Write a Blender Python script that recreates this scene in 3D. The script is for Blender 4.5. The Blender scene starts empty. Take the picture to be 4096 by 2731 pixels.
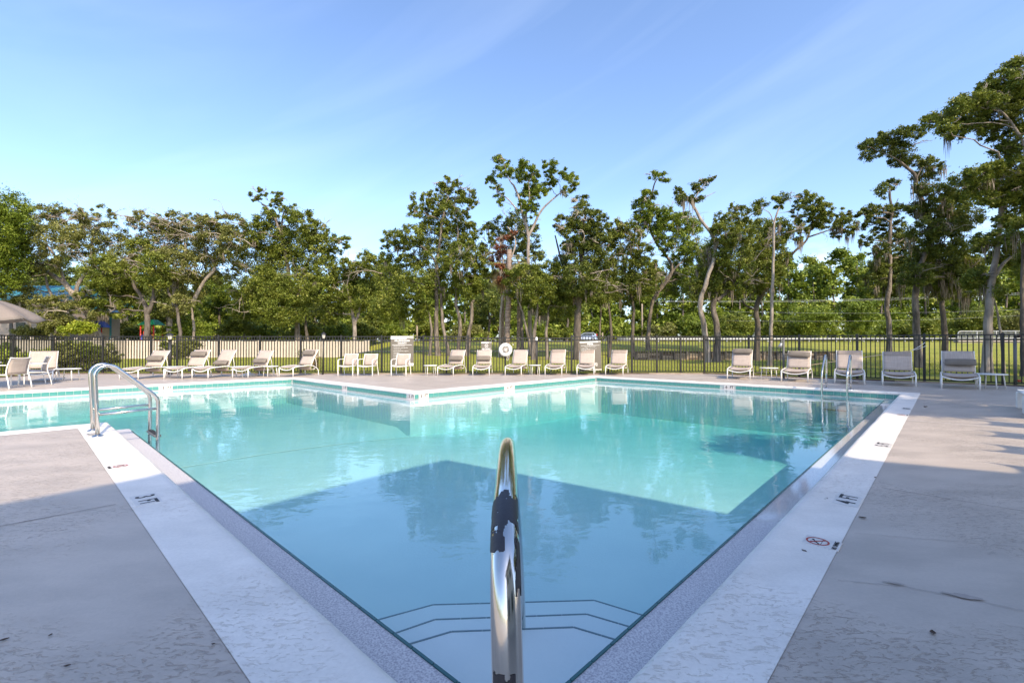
import bpy, bmesh, math, random
import numpy as np
from mathutils import Vector, Matrix, noise as mnoise
random.seed(7)
R = math.radians
sc = bpy.context.scene
col = sc.collection

# ---------------------------------------------------------------- camera
CAMH, F4, CX4, HZ4 = 1.2, 1845.6, 2048.0, 1382.15      # lens and eye level measured from the pool edges
cam_d = bpy.data.cameras.new('camera'); cam = bpy.data.objects.new('camera', cam_d); col.objects.link(cam)
cam.location = (0, 0, CAMH); cam.rotation_euler = (R(90.517), 0, 0)
cam_d.sensor_width = 36.0; cam_d.lens = 36.0 * F4 / 4096.0
cam_d.clip_start = 0.05; cam_d.clip_end = 2500
sc.camera = cam

# ---------------------------------------------------------------- light
SUN_EL, SUN_AZ = R(40.0), math.atan2(0.52, -0.85)        # azimuth: clockwise from +Y
sun_vec = Vector((math.sin(SUN_AZ) * math.cos(SUN_EL), math.cos(SUN_AZ) * math.cos(SUN_EL), math.sin(SUN_EL)))
sd = bpy.data.lights.new('sun', 'SUN'); so = bpy.data.objects.new('sun', sd); col.objects.link(so)
sd.energy = 2.35; sd.angle = R(0.6); sd.color = (1.0, 0.83, 0.59)
so.rotation_euler = (-sun_vec).to_track_quat('-Z', 'Y').to_euler(); so.location = sun_vec * 60
w = bpy.data.worlds.new('World'); sc.world = w; w.use_nodes = True
wn, wl = w.node_tree.nodes, w.node_tree.links
wn.clear()
sky = wn.new('ShaderNodeTexSky'); sky.sky_type = 'NISHITA'; sky.sun_disc = False
sky.sun_elevation = SUN_EL; sky.sun_rotation = SUN_AZ
sky.air_density = 1.0; sky.dust_density = 1.6; sky.ozone_density = 2.2
bg = wn.new('ShaderNodeBackground'); bg.inputs['Strength'].default_value = 0.147
wout = wn.new('ShaderNodeOutputWorld')
tc = wn.new('ShaderNodeTexCoord')
# thin cirrus streaks and a few low white clouds, laid out on the sky directions
mp = wn.new('ShaderNodeMapping'); mp.inputs['Rotation'].default_value = (0.0, R(27), 0.1)
mps = wn.new('ShaderNodeMapping'); mps.inputs['Scale'].default_value = (0.8, 1.0, 5.5); wl.new(mp.outputs[0], mps.inputs[0])
ns = wn.new('ShaderNodeTexNoise'); ns.inputs['Scale'].default_value = 1.5; ns.inputs['Detail'].default_value = 6; ns.inputs['Roughness'].default_value = 0.5
ns.inputs['Distortion'].default_value = 0.5
rp = wn.new('ShaderNodeMapRange'); rp.inputs[1].default_value = 0.50; rp.inputs[2].default_value = 0.85; rp.inputs[3].default_value = 0.0; rp.inputs[4].default_value = 0.08
sx = wn.new('ShaderNodeSeparateXYZ')
lo = wn.new('ShaderNodeMapRange'); lo.inputs[1].default_value = 0.22; lo.inputs[2].default_value = 0.05; lo.inputs[3].default_value = 0.0; lo.inputs[4].default_value = 0.55
mp2 = wn.new('ShaderNodeMapping'); mp2.inputs['Scale'].default_value = (3.0, 3.0, 9.0)
n2 = wn.new('ShaderNodeTexNoise'); n2.inputs['Scale'].default_value = 2.2; n2.inputs['Detail'].default_value = 8; n2.inputs['Roughness'].default_value = 0.55
r2 = wn.new('ShaderNodeMapRange'); r2.inputs[1].default_value = 0.55; r2.inputs[2].default_value = 0.64
mu = wn.new('ShaderNodeMath'); mu.operation = 'MULTIPLY'
mx = wn.new('ShaderNodeMath'); mx.operation = 'MAXIMUM'
hz = wn.new('ShaderNodeMapRange'); hz.inputs[1].default_value = 0.62; hz.inputs[2].default_value = 0.0; hz.inputs[3].default_value = 0.0; hz.inputs[4].default_value = 0.20
mix = wn.new('ShaderNodeMix'); mix.data_type = 'RGBA'
mix.inputs[7].default_value = (5.6, 6.0, 6.5, 1)
tint = wn.new('ShaderNodeMix'); tint.data_type = 'RGBA'; tint.blend_type = 'MULTIPLY'; tint.inputs[0].default_value = 1.0
tint.inputs[7].default_value = (0.80, 0.835, 0.91, 1)
wl.new(tc.outputs['Generated'], mp.inputs[0]); wl.new(mps.outputs[0], ns.inputs['Vector']); wl.new(ns.outputs['Fac'], rp.inputs[0])
wl.new(tc.outputs['Generated'], sx.inputs[0]); wl.new(sx.outputs['Z'], lo.inputs[0])
wl.new(tc.outputs['Generated'], mp2.inputs[0]); wl.new(mp2.outputs[0], n2.inputs['Vector']); wl.new(n2.outputs['Fac'], r2.inputs[0])
wl.new(lo.outputs[0], mu.inputs[0]); wl.new(r2.outputs[0], mu.inputs[1])
wl.new(rp.outputs[0], mx.inputs[0]); wl.new(mu.outputs[0], mx.inputs[1])
wl.new(sky.outputs[0], tint.inputs[6]); wl.new(tint.outputs[2], mix.inputs[6]); wl.new(mx.outputs[0], mix.inputs[0])
wl.new(mix.outputs[2], bg.inputs['Color']); wl.new(bg.outputs[0], wout.inputs[0])
sc.view_settings.view_transform = 'Standard'; sc.view_settings.look = 'None'
sc.view_settings.exposure = 1.36; sc.view_settings.gamma = 1.0; sc.view_settings.use_curve_mapping = False
sc.cycles.max_bounces = 10; sc.cycles.transparent_max_bounces = 16; sc.cycles.sample_clamp_indirect = 6
sc.cycles.use_denoising = True

# ---------------------------------------------------------------- frames of reference
TH = R(43.23)
U = Vector((math.sin(TH), math.cos(TH), 0)); V = Vector((-math.cos(TH), math.sin(TH), 0))   # the pool's two directions
def ab(a, b, z=0.0): return U * a + V * b + Vector((0, 0, z))
def G4(x, y, z=0.0):                                   # point of level z seen at photograph position x, y
    Y = (CAMH - z) * F4 / (y - HZ4)
    return Vector(((x - CX4) * Y / F4, Y, z))
def P4(x, y, Y): return Vector(((x - CX4) * Y / F4, Y, CAMH - (y - HZ4) * Y / F4))
KS = 4096 / 2352.0
def PS(x, y, Y): return P4(x * KS, y * KS, Y)

# ---------------------------------------------------------------- object helpers
def tag(o, label=None, cat=None, group=None, kind=None):
    if label: o['label'] = label
    if cat: o['category'] = cat
    if group: o['group'] = group
    if kind: o['kind'] = kind
    return o
def empty(name, loc=(0, 0, 0), rz=0.0, label=None, cat=None, group=None):
    o = bpy.data.objects.new(name, None); col.objects.link(o); o.location = loc; o.rotation_euler = (0, 0, rz)
    o.empty_display_size = 0.1
    return tag(o, label, cat, group)
def link(name, me, parent=None, loc=(0, 0, 0), rz=0.0):
    o = bpy.data.objects.new(name, me); col.objects.link(o); o.parent = parent; o.location = loc; o.rotation_euler = (0, 0, rz)
    return o
def copy_tree(o, parent=None):
    c = o.copy(); col.objects.link(c); c.parent = parent
    for ch in list(o.children): copy_tree(ch, c)
    return c

class MB:
    def __init__(s): s.v = []; s.f = []; s.sm = []
    def add(s, vs, fs, smooth=False):
        k = len(s.v); s.v += [tuple(p) for p in vs]; s.f += [tuple(i + k for i in f) for f in fs]; s.sm += [smooth] * len(fs); return s
    def box(s, c, d, rz=0.0, M=None, bev=0.0):
        x, y, z = d[0] / 2, d[1] / 2, d[2] / 2
        T = M if M is not None else Matrix.Rotation(rz, 4, 'Z')
        C = Vector(c)
        if bev > 0:
            bv = min(bev, x * .49, y * .49, z * .49)
            bm = bmesh.new(); bmesh.ops.create_cube(bm, size=1.0)
            for vv in bm.verts: vv.co = Vector((vv.co.x * d[0], vv.co.y * d[1], vv.co.z * d[2]))
            bmesh.ops.bevel(bm, geom=list(bm.edges), offset=bv, segments=1, affect='EDGES')
            bm.verts.ensure_lookup_table()
            s.add([(T @ vv.co) + C for vv in bm.verts], [[q.index for q in f.verts] for f in bm.faces]); bm.free(); return s
        vs = [(T @ Vector((i * x, j * y, k * z))) + C for k in (-1, 1) for j in (-1, 1) for i in (-1, 1)]
        s.add(vs, [(0, 2, 3, 1), (4, 5, 7, 6), (0, 1, 5, 4), (2, 6, 7, 3), (0, 4, 6, 2), (1, 3, 7, 5)]); return s
    def tube(s, path, r, n=8, cap=True, flat=1.0):
        P = [Vector(p) for p in path]; rr = r if hasattr(r, '__len__') else [r] * len(P)
        vs = []; ref = None
        for i, p in enumerate(P):
            t = (P[min(i + 1, len(P) - 1)] - P[max(i - 1, 0)])
            if t.length < 1e-9: t = Vector((0, 0, 1))
            t.normalize()
            if ref is None:
                ref = Vector((0, 0, 1)) if abs(t.z) < .9 else Vector((1, 0, 0))
            a = ref - t * ref.dot(t)
            if a.length < 1e-5: a = t.orthogonal()
            a.normalize(); ref = a; b = t.cross(a)
            for k in range(n):
                an = 2 * math.pi * k / n
                vs.append(p + (a * math.cos(an) + b * math.sin(an) * flat) * rr[i])
        fs = []
        for i in range(len(P) - 1):
            for k in range(n):
                k2 = (k + 1) % n; fs.append((i * n + k, i * n + k2, (i + 1) * n + k2, (i + 1) * n + k))
        s.add(vs, fs, True)
        if cap:
            m = len(s.v) - len(vs)
            s.f.append(tuple(m + k for k in range(n))[::-1]); s.f.append(tuple(m + (len(P) - 1) * n + k for k in range(n))); s.sm += [False, False]
        return s
    def prism(s, poly, z0, z1):
        n = len(poly)
        vs = [(p[0], p[1], z0) for p in poly] + [(p[0], p[1], z1) for p in poly]
        fs = [tuple(range(n))[::-1], tuple(range(n, 2 * n))] + [(i, (i + 1) % n, n + (i + 1) % n, n + i) for i in range(n)]
        return s.add(vs, fs)
    def lathe(s, prof, c=(0, 0, 0), n=20):
        vs = []
        for (r, z) in prof:
            for k in range(n):
                an = 2 * math.pi * k / n; vs.append((c[0] + r * math.cos(an), c[1] + r * math.sin(an), c[2] + z))
        fs = []
        for i in range(len(prof) - 1):
            for k in range(n):
                k2 = (k + 1) % n; fs.append((i * n + k, i * n + k2, (i + 1) * n + k2, (i + 1) * n + k))
        return s.add(vs, fs, True)
    def sheet(s, grid, th=0.0, smooth=True):           # grid[i][j] of points, thickened along the normal
        ni, nj = len(grid), len(grid[0]); G = [[Vector(p) for p in r] for r in grid]
        def q(i, j): return i * nj + j
        fs = [(q(i, j), q(i + 1, j), q(i + 1, j + 1), q(i, j + 1)) for i in range(ni - 1) for j in range(nj - 1)]
        vs = [G[i][j] for i in range(ni) for j in range(nj)]
        if th:
            nr = []
            for i in range(ni):
                for j in range(nj):
                    a = G[min(i + 1, ni - 1)][j] - G[max(i - 1, 0)][j]; b = G[i][min(j + 1, nj - 1)] - G[i][max(j - 1, 0)]
                    nn = a.cross(b); nn.normalize(); nr.append(nn)
            m = ni * nj; vs = vs + [vs[k] - nr[k] * th for k in range(m)]
            fs += [tuple(x + m for x in f[::-1]) for f in fs]
            rim = [q(0, j) for j in range(nj)] + [q(i, nj - 1) for i in range(1, ni)] + [q(ni - 1, j) for j in range(nj - 2, -1, -1)] + [q(i, 0) for i in range(ni - 2, 0, -1)]
            fs += [(rim[k], rim[(k + 1) % len(rim)], rim[(k + 1) % len(rim)] + m, rim[k] + m) for k in range(len(rim))]
        return s.add(vs, fs, smooth)
    def mesh(s, name, mat=None):
        me = bpy.data.meshes.new(name); me.from_pydata(s.v, [], s.f)
        me.polygons.foreach_set('use_smooth', s.sm); me.update()
        if mat: me.materials.append(mat)
        return me
    def build(s, name, mat, parent=None, loc=(0, 0, 0), rz=0.0):
        return link(name, s.mesh(name, mat), parent, loc, rz)

def arc(c, r, a0, a1, n, plane='yz', x=0.0):
    out = []
    for i in range(n + 1):
        a = R(a0 + (a1 - a0) * i / n)
        p = (c[0] + r * math.cos(a), c[1] + r * math.sin(a))
        out.append(Vector((x, p[0], p[1])))
    return out
def smooth_path(pts, n=5):                              # Catmull-Rom through the points
    P = [Vector(p) for p in pts]; out = []
    for i in range(len(P) - 1):
        p0, p1, p2, p3 = P[max(i - 1, 0)], P[i], P[i + 1], P[min(i + 2, len(P) - 1)]
        for k in range(n):
            t = k / n
            out.append(0.5 * ((2 * p1) + (p2 - p0) * t + (2 * p0 - 5 * p1 + 4 * p2 - p3) * t * t + (3 * p1 - p0 - 3 * p2 + p3) * t ** 3))
    out.append(P[-1]); return out

# ---------------------------------------------------------------- materials
def mat(name, base, rough=0.6, metal=0.0, spec=0.5, var=None, vscale=6.0, bump=0.0, bscale=80.0, bdist=0.01, detail=4, coords='Object', vrange=(0.35, 0.65), stretch=None):
    m = bpy.data.materials.new(name); m.use_nodes = True
    nt = m.node_tree; b = nt.nodes['Principled BSDF']
    b.inputs['Base Color'].default_value = (*base, 1); b.inputs['Roughness'].default_value = rough
    b.inputs['Metallic'].default_value = metal; b.inputs['Specular IOR Level'].default_value = spec
    t = nt.nodes.new('ShaderNodeTexCoord'); src = t.outputs[coords]
    if stretch:
        mm = nt.nodes.new('ShaderNodeMapping'); mm.inputs['Scale'].default_value = stretch; nt.links.new(src, mm.inputs[0]); src = mm.outputs[0]
    if var:
        n = nt.nodes.new('ShaderNodeTexNoise'); n.inputs['Scale'].default_value = vscale; n.inputs['Detail'].default_value = detail
        mr = nt.nodes.new('ShaderNodeMapRange'); mr.inputs[1].default_value = vrange[0]; mr.inputs[2].default_value = vrange[1]
        mc = nt.nodes.new('ShaderNodeMix'); mc.data_type = 'RGBA'; mc.inputs[6].default_value = (*base, 1); mc.inputs[7].default_value = (*var, 1)
        nt.links.new(src, n.inputs['Vector']); nt.links.new(n.outputs['Fac'], mr.inputs[0]); nt.links.new(mr.outputs[0], mc.inputs[0])
        nt.links.new(mc.outputs[2], b.inputs['Base Color'])
    if bump:
        n = nt.nodes.new('ShaderNodeTexNoise'); n.inputs['Scale'].default_value = bscale; n.inputs['Detail'].default_value = 4
        bp = nt.nodes.new('ShaderNodeBump'); bp.inputs['Strength'].default_value = bump; bp.inputs['Distance'].default_value = bdist
        nt.links.new(src, n.inputs['Vector']); nt.links.new(n.outputs['Fac'], bp.inputs['Height']); nt.links.new(bp.outputs[0], b.inputs['Normal'])
    return m

def splatter_mat(name, base, pit, patch, rough, pits=0.5, spec=0.5):
    """painted knock-down texture: wormy pits, smoother worn patches, trowel bump"""
    m = bpy.data.materials.new(name); m.use_nodes = True
    nt = m.node_tree; L = nt.links; N = nt.nodes; b = N['Principled BSDF']; b.inputs['Specular IOR Level'].default_value = spec
    t = N.new('ShaderNodeTexCoord')
    mp_ = N.new('ShaderNodeMapping'); mp_.inputs['Rotation'].default_value = (0, 0, R(20)); mp_.inputs['Scale'].default_value = (1, 2.3, 1)
    L.new(t.outputs['Object'], mp_.inputs[0])
    worm = N.new('ShaderNodeTexNoise'); worm.inputs['Scale'].default_value = 21; worm.inputs['Detail'].default_value = 4; worm.inputs['Roughness'].default_value = 0.62; worm.inputs['Distortion'].default_value = 1.1
    L.new(mp_.outputs[0], worm.inputs['Vector'])
    wr = N.new('ShaderNodeMapRange'); wr.inputs[1].default_value = 0.57 - 0.07 * pits; wr.inputs[2].default_value = 0.64; L.new(worm.outputs['Fac'], wr.inputs[0])
    big = N.new('ShaderNodeTexNoise'); big.inputs['Scale'].default_value = 0.55; big.inputs['Detail'].default_value = 3; L.new(t.outputs['Object'], big.inputs['Vector'])
    br = N.new('ShaderNodeMapRange'); br.inputs[1].default_value = 0.43; br.inputs[2].default_value = 0.50; L.new(big.outputs['Fac'], br.inputs[0])
    mul = N.new('ShaderNodeMath'); mul.operation = 'MULTIPLY'; L.new(wr.outputs[0], mul.inputs[0]); L.new(br.outputs[0], mul.inputs[1])
    mul2 = N.new('ShaderNodeMath'); mul2.operation = 'MULTIPLY'; mul2.inputs[1].default_value = pits; L.new(mul.outputs[0], mul2.inputs[0])
    med = N.new('ShaderNodeTexNoise'); med.inputs['Scale'].default_value = 1.3; med.inputs['Detail'].default_value = 6; med.inputs['Roughness'].default_value = 0.6; L.new(mp_.outputs[0], med.inputs['Vector'])
    mr = N.new('ShaderNodeMapRange'); mr.inputs[1].default_value = 0.36; mr.inputs[2].default_value = 0.62; L.new(med.outputs['Fac'], mr.inputs[0])
    c1 = N.new('ShaderNodeMix'); c1.data_type = 'RGBA'; c1.inputs[6].default_value = (*patch, 1); c1.inputs[7].default_value = (*base, 1); L.new(mr.outputs[0], c1.inputs[0])
    c2 = N.new('ShaderNodeMix'); c2.data_type = 'RGBA'; c2.inputs[7].default_value = (*pit, 1); L.new(c1.outputs[2], c2.inputs[6]); L.new(mul2.outputs[0], c2.inputs[0])
    fine = N.new('ShaderNodeTexNoise'); fine.inputs['Scale'].default_value = 60; fine.inputs['Detail'].default_value = 3; L.new(t.outputs['Object'], fine.inputs['Vector'])
    fr = N.new('ShaderNodeMapRange'); fr.inputs[3].default_value = 0.90; fr.inputs[4].default_value = 1.08; L.new(fine.outputs['Fac'], fr.inputs[0])
    c3 = N.new('ShaderNodeMix'); c3.data_type = 'RGBA'; c3.blend_type = 'MULTIPLY'; c3.inputs[0].default_value = 1; L.new(c2.outputs[2], c3.inputs[6]); L.new(fr.outputs[0], c3.inputs[7])
    L.new(c3.outputs[2], b.inputs['Base Color'])
    rr = N.new('ShaderNodeMapRange'); rr.inputs[3].default_value = rough; rr.inputs[4].default_value = rough + 0.2; L.new(med.outputs['Fac'], rr.inputs[0]); L.new(rr.outputs[0], b.inputs['Roughness'])
    hm = N.new('ShaderNodeMath'); hm.operation = 'MULTIPLY_ADD'; hm.inputs[1].default_value = -1.0; L.new(mul.outputs[0], hm.inputs[0])
    hs = N.new('ShaderNodeMath'); hs.operation = 'MULTIPLY'; hs.inputs[1].default_value = 0.5; L.new(worm.outputs['Fac'], hs.inputs[0]); L.new(hs.outputs[0], hm.inputs[2])
    bp = N.new('ShaderNodeBump'); bp.inputs['Strength'].default_value = 0.55; bp.inputs['Distance'].default_value = 0.006
    L.new(hm.outputs[0], bp.inputs['Height']); L.new(bp.outputs[0], b.inputs['Normal'])
    return m

M = {}
M['deck'] = splatter_mat('deck_paint', (0.50, 0.43, 0.37), (0.25, 0.195, 0.165), (0.40, 0.343, 0.295), 0.34, 0.55, 0.5)
M['coping'] = splatter_mat('coping_paint', (0.80, 0.755, 0.70), (0.42, 0.35, 0.28), (0.69, 0.65, 0.60), 0.5, 0.32, 0.4)
M['deck_joint'] = mat('deck_joint', (0.19, 0.155, 0.14), 0.9)
M['deck_line'] = mat('deck_line_paint', (0.82, 0.80, 0.78), 0.5)
M['tile'] = mat('glazed_teal_tile', (0.060, 0.235, 0.215), 0.14, var=(0.085, 0.285, 0.255), vscale=3.5, coords='Object')
M['trim'] = mat('dark_teal_trim', (0.022, 0.105, 0.110), 0.25)
M['grout'] = mat('pale_grout', (0.42, 0.48, 0.45), 0.8, bump=.3, bscale=60)
M['plaster'] = mat('pool_plaster', (0.60, 0.65, 0.66), 0.85, var=(0.55, 0.61, 0.63), vscale=0.9, bump=.3, bscale=45, detail=14)
M['step_line'] = mat('step_edge_tile', (0.085, 0.15, 0.175), 0.4)
M['marker'] = mat('marker_ceramic', (0.66, 0.63, 0.60), 0.35, var=(0.56, 0.52, 0.49), vscale=30)
M['ink'] = mat('black_ink', (0.012, 0.012, 0.014), 0.6)
M['red_ink'] = mat('red_ink', (0.38, 0.045, 0.035), 0.6)
M['white_ink'] = mat('white_ink', (0.80, 0.79, 0.76), 0.6)
M['steel'] = mat('stainless_steel', (0.60, 0.585, 0.56), 0.17, metal=1.0, bump=.08, bscale=240, bdist=.002, stretch=(1, 1, .2))
M['polished'] = mat('polished_stainless', (0.66, 0.64, 0.60), 0.14, metal=1.0, bump=.05, bscale=300, bdist=.001, stretch=(1, .12, 1))
M['tape'] = mat('tape_residue', (0.035, 0.033, 0.040), 0.55, bump=.3, bscale=200, bdist=.002)
M['white_metal'] = mat('white_powder_coat', (0.80, 0.785, 0.75), 0.38, var=(0.74, 0.72, 0.68), vscale=8)
M['white_plastic'] = mat('white_plastic', (0.78, 0.765, 0.73), 0.45, var=(0.68, 0.66, 0.62), vscale=4)
M['black_metal'] = mat('black_powder_coat', (0.014, 0.013, 0.012), 0.5, var=(0.022, 0.021, 0.020), vscale=5)
M['grey_metal'] = mat('grey_metal', (0.11, 0.11, 0.115), 0.5)
M['lamp_glass'] = mat('frosted_lamp_glass', (0.62, 0.60, 0.52), 0.3)
M['galv'] = mat('galvanised_steel', (0.40, 0.41, 0.41), 0.5, metal=.4, var=(.32, .33, .34), vscale=3)
M['wood'] = mat('weathered_timber', (0.155, 0.110, 0.080), 0.9, var=(0.075, 0.052, 0.040), vscale=7, bump=.6, bscale=20, stretch=(.3, 3, 3))
M['wood_pale'] = mat('pale_timber', (0.36, 0.29, 0.22), 0.9, var=(0.22, 0.165, 0.12), vscale=7, bump=.4, bscale=20, stretch=(.3, 3, 3))
M['bamboo'] = mat('pale_wooden_pole', (0.55, 0.42, 0.27), 0.6)
M['vinyl'] = mat('cream_vinyl', (0.55, 0.475, 0.39), 0.55, var=(0.49, 0.42, 0.34), vscale=1.2, bump=.1, bscale=9)
M['sign'] = mat('sign_taupe', (0.165, 0.145, 0.115), 0.5)
M['sign_grey'] = mat('sign_grey_band', (0.42, 0.42, 0.39), 0.5)
M['umbrella'] = mat('taupe_canvas', (0.235, 0.195, 0.17), 0.9, var=(0.21, 0.175, 0.15), vscale=3, bump=.25, bscale=35)
M['stucco'] = mat('tan_stucco', (0.36, 0.30, 0.27), 0.9, var=(0.31, 0.255, 0.23), vscale=.6, bump=.3, bscale=12)
M['teal_roof'] = mat('teal_metal_roof', (0.055, 0.24, 0.28), 0.35, var=(0.04, 0.17, 0.25), vscale=.4)
M['dark_glass'] = mat('dark_glass', (0.02, 0.03, 0.03), 0.1)
M['door'] = mat('dark_door', (0.05, 0.045, 0.045), 0.5)
M['club'] = mat('clubhouse_stucco', (0.50, 0.47, 0.43), 0.9, var=(.44, .41, .38), vscale=.5)
M['shingle'] = mat('grey_shingle', (0.07, 0.065, 0.06), 0.9, var=(.045, .04, .04), vscale=4)
M['asphalt'] = mat('asphalt', (0.055, 0.055, 0.055), 0.9, var=(.07, .068, .065), vscale=.6, bump=.3, bscale=20)
M['concrete'] = mat('pinkish_concrete', (0.43, 0.36, 0.325), 0.9, var=(.36, .31, .28), vscale=1.0, bump=.2, bscale=9)
M['concrete_grey'] = mat('old_concrete', (0.36, 0.33, 0.29), 0.9, var=(.24, .22, .19), vscale=1.5, bump=.3, bscale=6)
M['car_paint'] = mat('pale_blue_car_paint', (0.36, 0.42, 0.52), 0.18, metal=.4)
M['rubber'] = mat('rubber', (0.018, 0.018, 0.018), 0.85)
M['red_lens'] = mat('red_lens', (0.5, 0.02, 0.02), 0.2)
M['play_green'] = mat('green_plastic', (0.02, 0.27, 0.11), 0.4)
M['play_red'] = mat('red_plastic', (0.48, 0.03, 0.02), 0.4)
M['play_blue'] = mat('blue_plastic', (0.04, 0.09, 0.42), 0.4)
M['play_orange'] = mat('orange_plastic', (0.58, 0.20, 0.02), 0.4)
M['yellow'] = mat('yellow_paint', (0.62, 0.42, 0.02), 0.5)
M['rope'] = mat('white_rope', (0.66, 0.63, 0.60), 0.9)
M['cushion'] = mat('taupe_cushion', (0.185, 0.158, 0.130), 0.92, var=(0.165, 0.14, 0.115), vscale=9, bump=.3, bscale=160, bdist=.003)
M['bark'] = mat('oak_bark', (0.235, 0.195, 0.165), 0.95, var=(0.085, 0.07, 0.058), vscale=3.2, bump=.9, bscale=9, bdist=.05, stretch=(1.6, 1.6, .45), vrange=(.38, .62))
M['bark_pale'] = mat('pale_lichened_bark', (0.36, 0.31, 0.27), 0.95, var=(0.17, 0.14, 0.12), vscale=2.6, bump=.9, bscale=8, bdist=.05, stretch=(1.6, 1.6, .5), vrange=(.38, .66))
M['bark_dark'] = mat('dark_bark', (0.075, 0.06, 0.05), 0.95, var=(0.15, 0.125, 0.105), vscale=3, bump=.9, bscale=9, bdist=.05, stretch=(1.6, 1.6, .45))
M['dead_wood'] = mat('bare_grey_wood', (0.40, 0.345, 0.29), 0.95, var=(.26, .21, .17), vscale=3)
M['palm_bark'] = mat('palm_bark', (0.30, 0.235, 0.195), 0.95, var=(.19, .13, .10), vscale=5, bump=.8, bscale=4, bdist=.04, stretch=(.4, .4, 3))

def fabric_mat(name, base, other):
    m = bpy.data.materials.new(name); m.use_nodes = True; nt = m.node_tree; L = nt.links; N = nt.nodes; b = N['Principled BSDF']
    b.inputs['Roughness'].default_value = .8
    t = N.new('ShaderNodeTexCoord'); mixes = None
    ws = []
    for sc_ in ((90, 4, 4), (4, 4, 90)):
        mm = N.new('ShaderNodeMapping'); mm.inputs['Scale'].default_value = sc_; L.new(t.outputs['Object'], mm.inputs[0])
        n = N.new('ShaderNodeTexNoise'); n.inputs['Scale'].default_value = 1; n.inputs['Detail'].default_value = 2; L.new(mm.outputs[0], n.inputs['Vector']); ws.append(n)
    a = N.new('ShaderNodeMath'); a.operation = 'ADD'; L.new(ws[0].outputs['Fac'], a.inputs[0]); L.new(ws[1].outputs['Fac'], a.inputs[1])
    mr = N.new('ShaderNodeMapRange'); mr.inputs[1].default_value = .75; mr.inputs[2].default_value = 1.25; L.new(a.outputs[0], mr.inputs[0])
    mc = N.new('ShaderNodeMix'); mc.data_type = 'RGBA'; mc.inputs[6].default_value = (*base, 1); mc.inputs[7].default_value = (*other, 1)
    L.new(mr.outputs[0], mc.inputs[0]); L.new(mc.outputs[2], b.inputs['Base Color'])
    return m
M['sling'] = fabric_mat('taupe_sling_mesh', (0.46, 0.38, 0.325), (0.36, 0.295, 0.25))
M['sling2'] = fabric_mat('doubled_sling_mesh', (0.33, 0.265, 0.22), (0.27, 0.22, 0.18))

def leaf_mat(name, dark, mid, light, trans=0.22):
    m = bpy.data.materials.new(name); m.use_nodes = True; nt = m.node_tree; L = nt.links; N = nt.nodes
    b = N['Principled BSDF']; out = N['Material Output']
    at = N.new('ShaderNodeAttribute'); at.attribute_name = 'tint'
    cr = N.new('ShaderNodeValToRGB'); e = cr.color_ramp.elements
    e[0].position = 0.0; e[0].color = (*dark, 1); e[1].position = 1.0; e[1].color = (*light, 1)
    q = e.new(.5); q.color = (*mid, 1)
    L.new(at.outputs['Fac'], cr.inputs[0]); L.new(cr.outputs[0], b.inputs['Base Color'])
    b.inputs['Roughness'].default_value = .55; b.inputs['Specular IOR Level'].default_value = .35
    tr = N.new('ShaderNodeBsdfTranslucent'); L.new(cr.outputs[0], tr.inputs[0])
    mxs = N.new('ShaderNodeMixShader'); mxs.inputs[0].default_value = trans
    L.new(b.outputs[0], mxs.inputs[1]); L.new(tr.outputs[0], mxs.inputs[2]); L.new(mxs.outputs[0], out.inputs[0])
    return m
M['leaf'] = leaf_mat('oak_leaves', (0.07, 0.098, 0.013), (0.178, 0.215, 0.028), (0.36, 0.36, 0.075))
M['leaf_bright'] = leaf_mat('bright_leaves', (0.08, 0.12, 0.013), (0.195, 0.26, 0.028), (0.37, 0.4, 0.065))
M['leaf_olive'] = leaf_mat('olive_leaves', (0.095, 0.105, 0.022), (0.205, 0.215, 0.055), (0.39, 0.37, 0.13))
M['leaf_dark'] = leaf_mat('dark_leaves', (0.052, 0.076, 0.012), (0.138, 0.172, 0.027), (0.31, 0.32, 0.066))
M['leaf_yellow'] = leaf_mat('yellow_green_leaves', (0.14, 0.19, 0.014), (0.32, 0.38, 0.03), (0.52, 0.5, 0.07))
M['leaf_red'] = leaf_mat('rusty_dead_leaves', (0.13, 0.045, 0.02), (0.25, 0.09, 0.045), (0.36, 0.16, 0.09))
M['leaf_tan'] = leaf_mat('tan_palm_leaves', (0.20, 0.13, 0.05), (0.36, 0.24, 0.10), (0.45, 0.36, 0.20))
M['moss'] = leaf_mat('spanish_moss', (0.13, 0.105, 0.075), (0.22, 0.18, 0.135), (0.33, 0.28, 0.22), .2)
M['grass_blade'] = leaf_mat('grass_blades', (0.10, 0.15, 0.015), (0.20, 0.25, 0.025), (0.34, 0.36, 0.06), .3)

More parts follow.
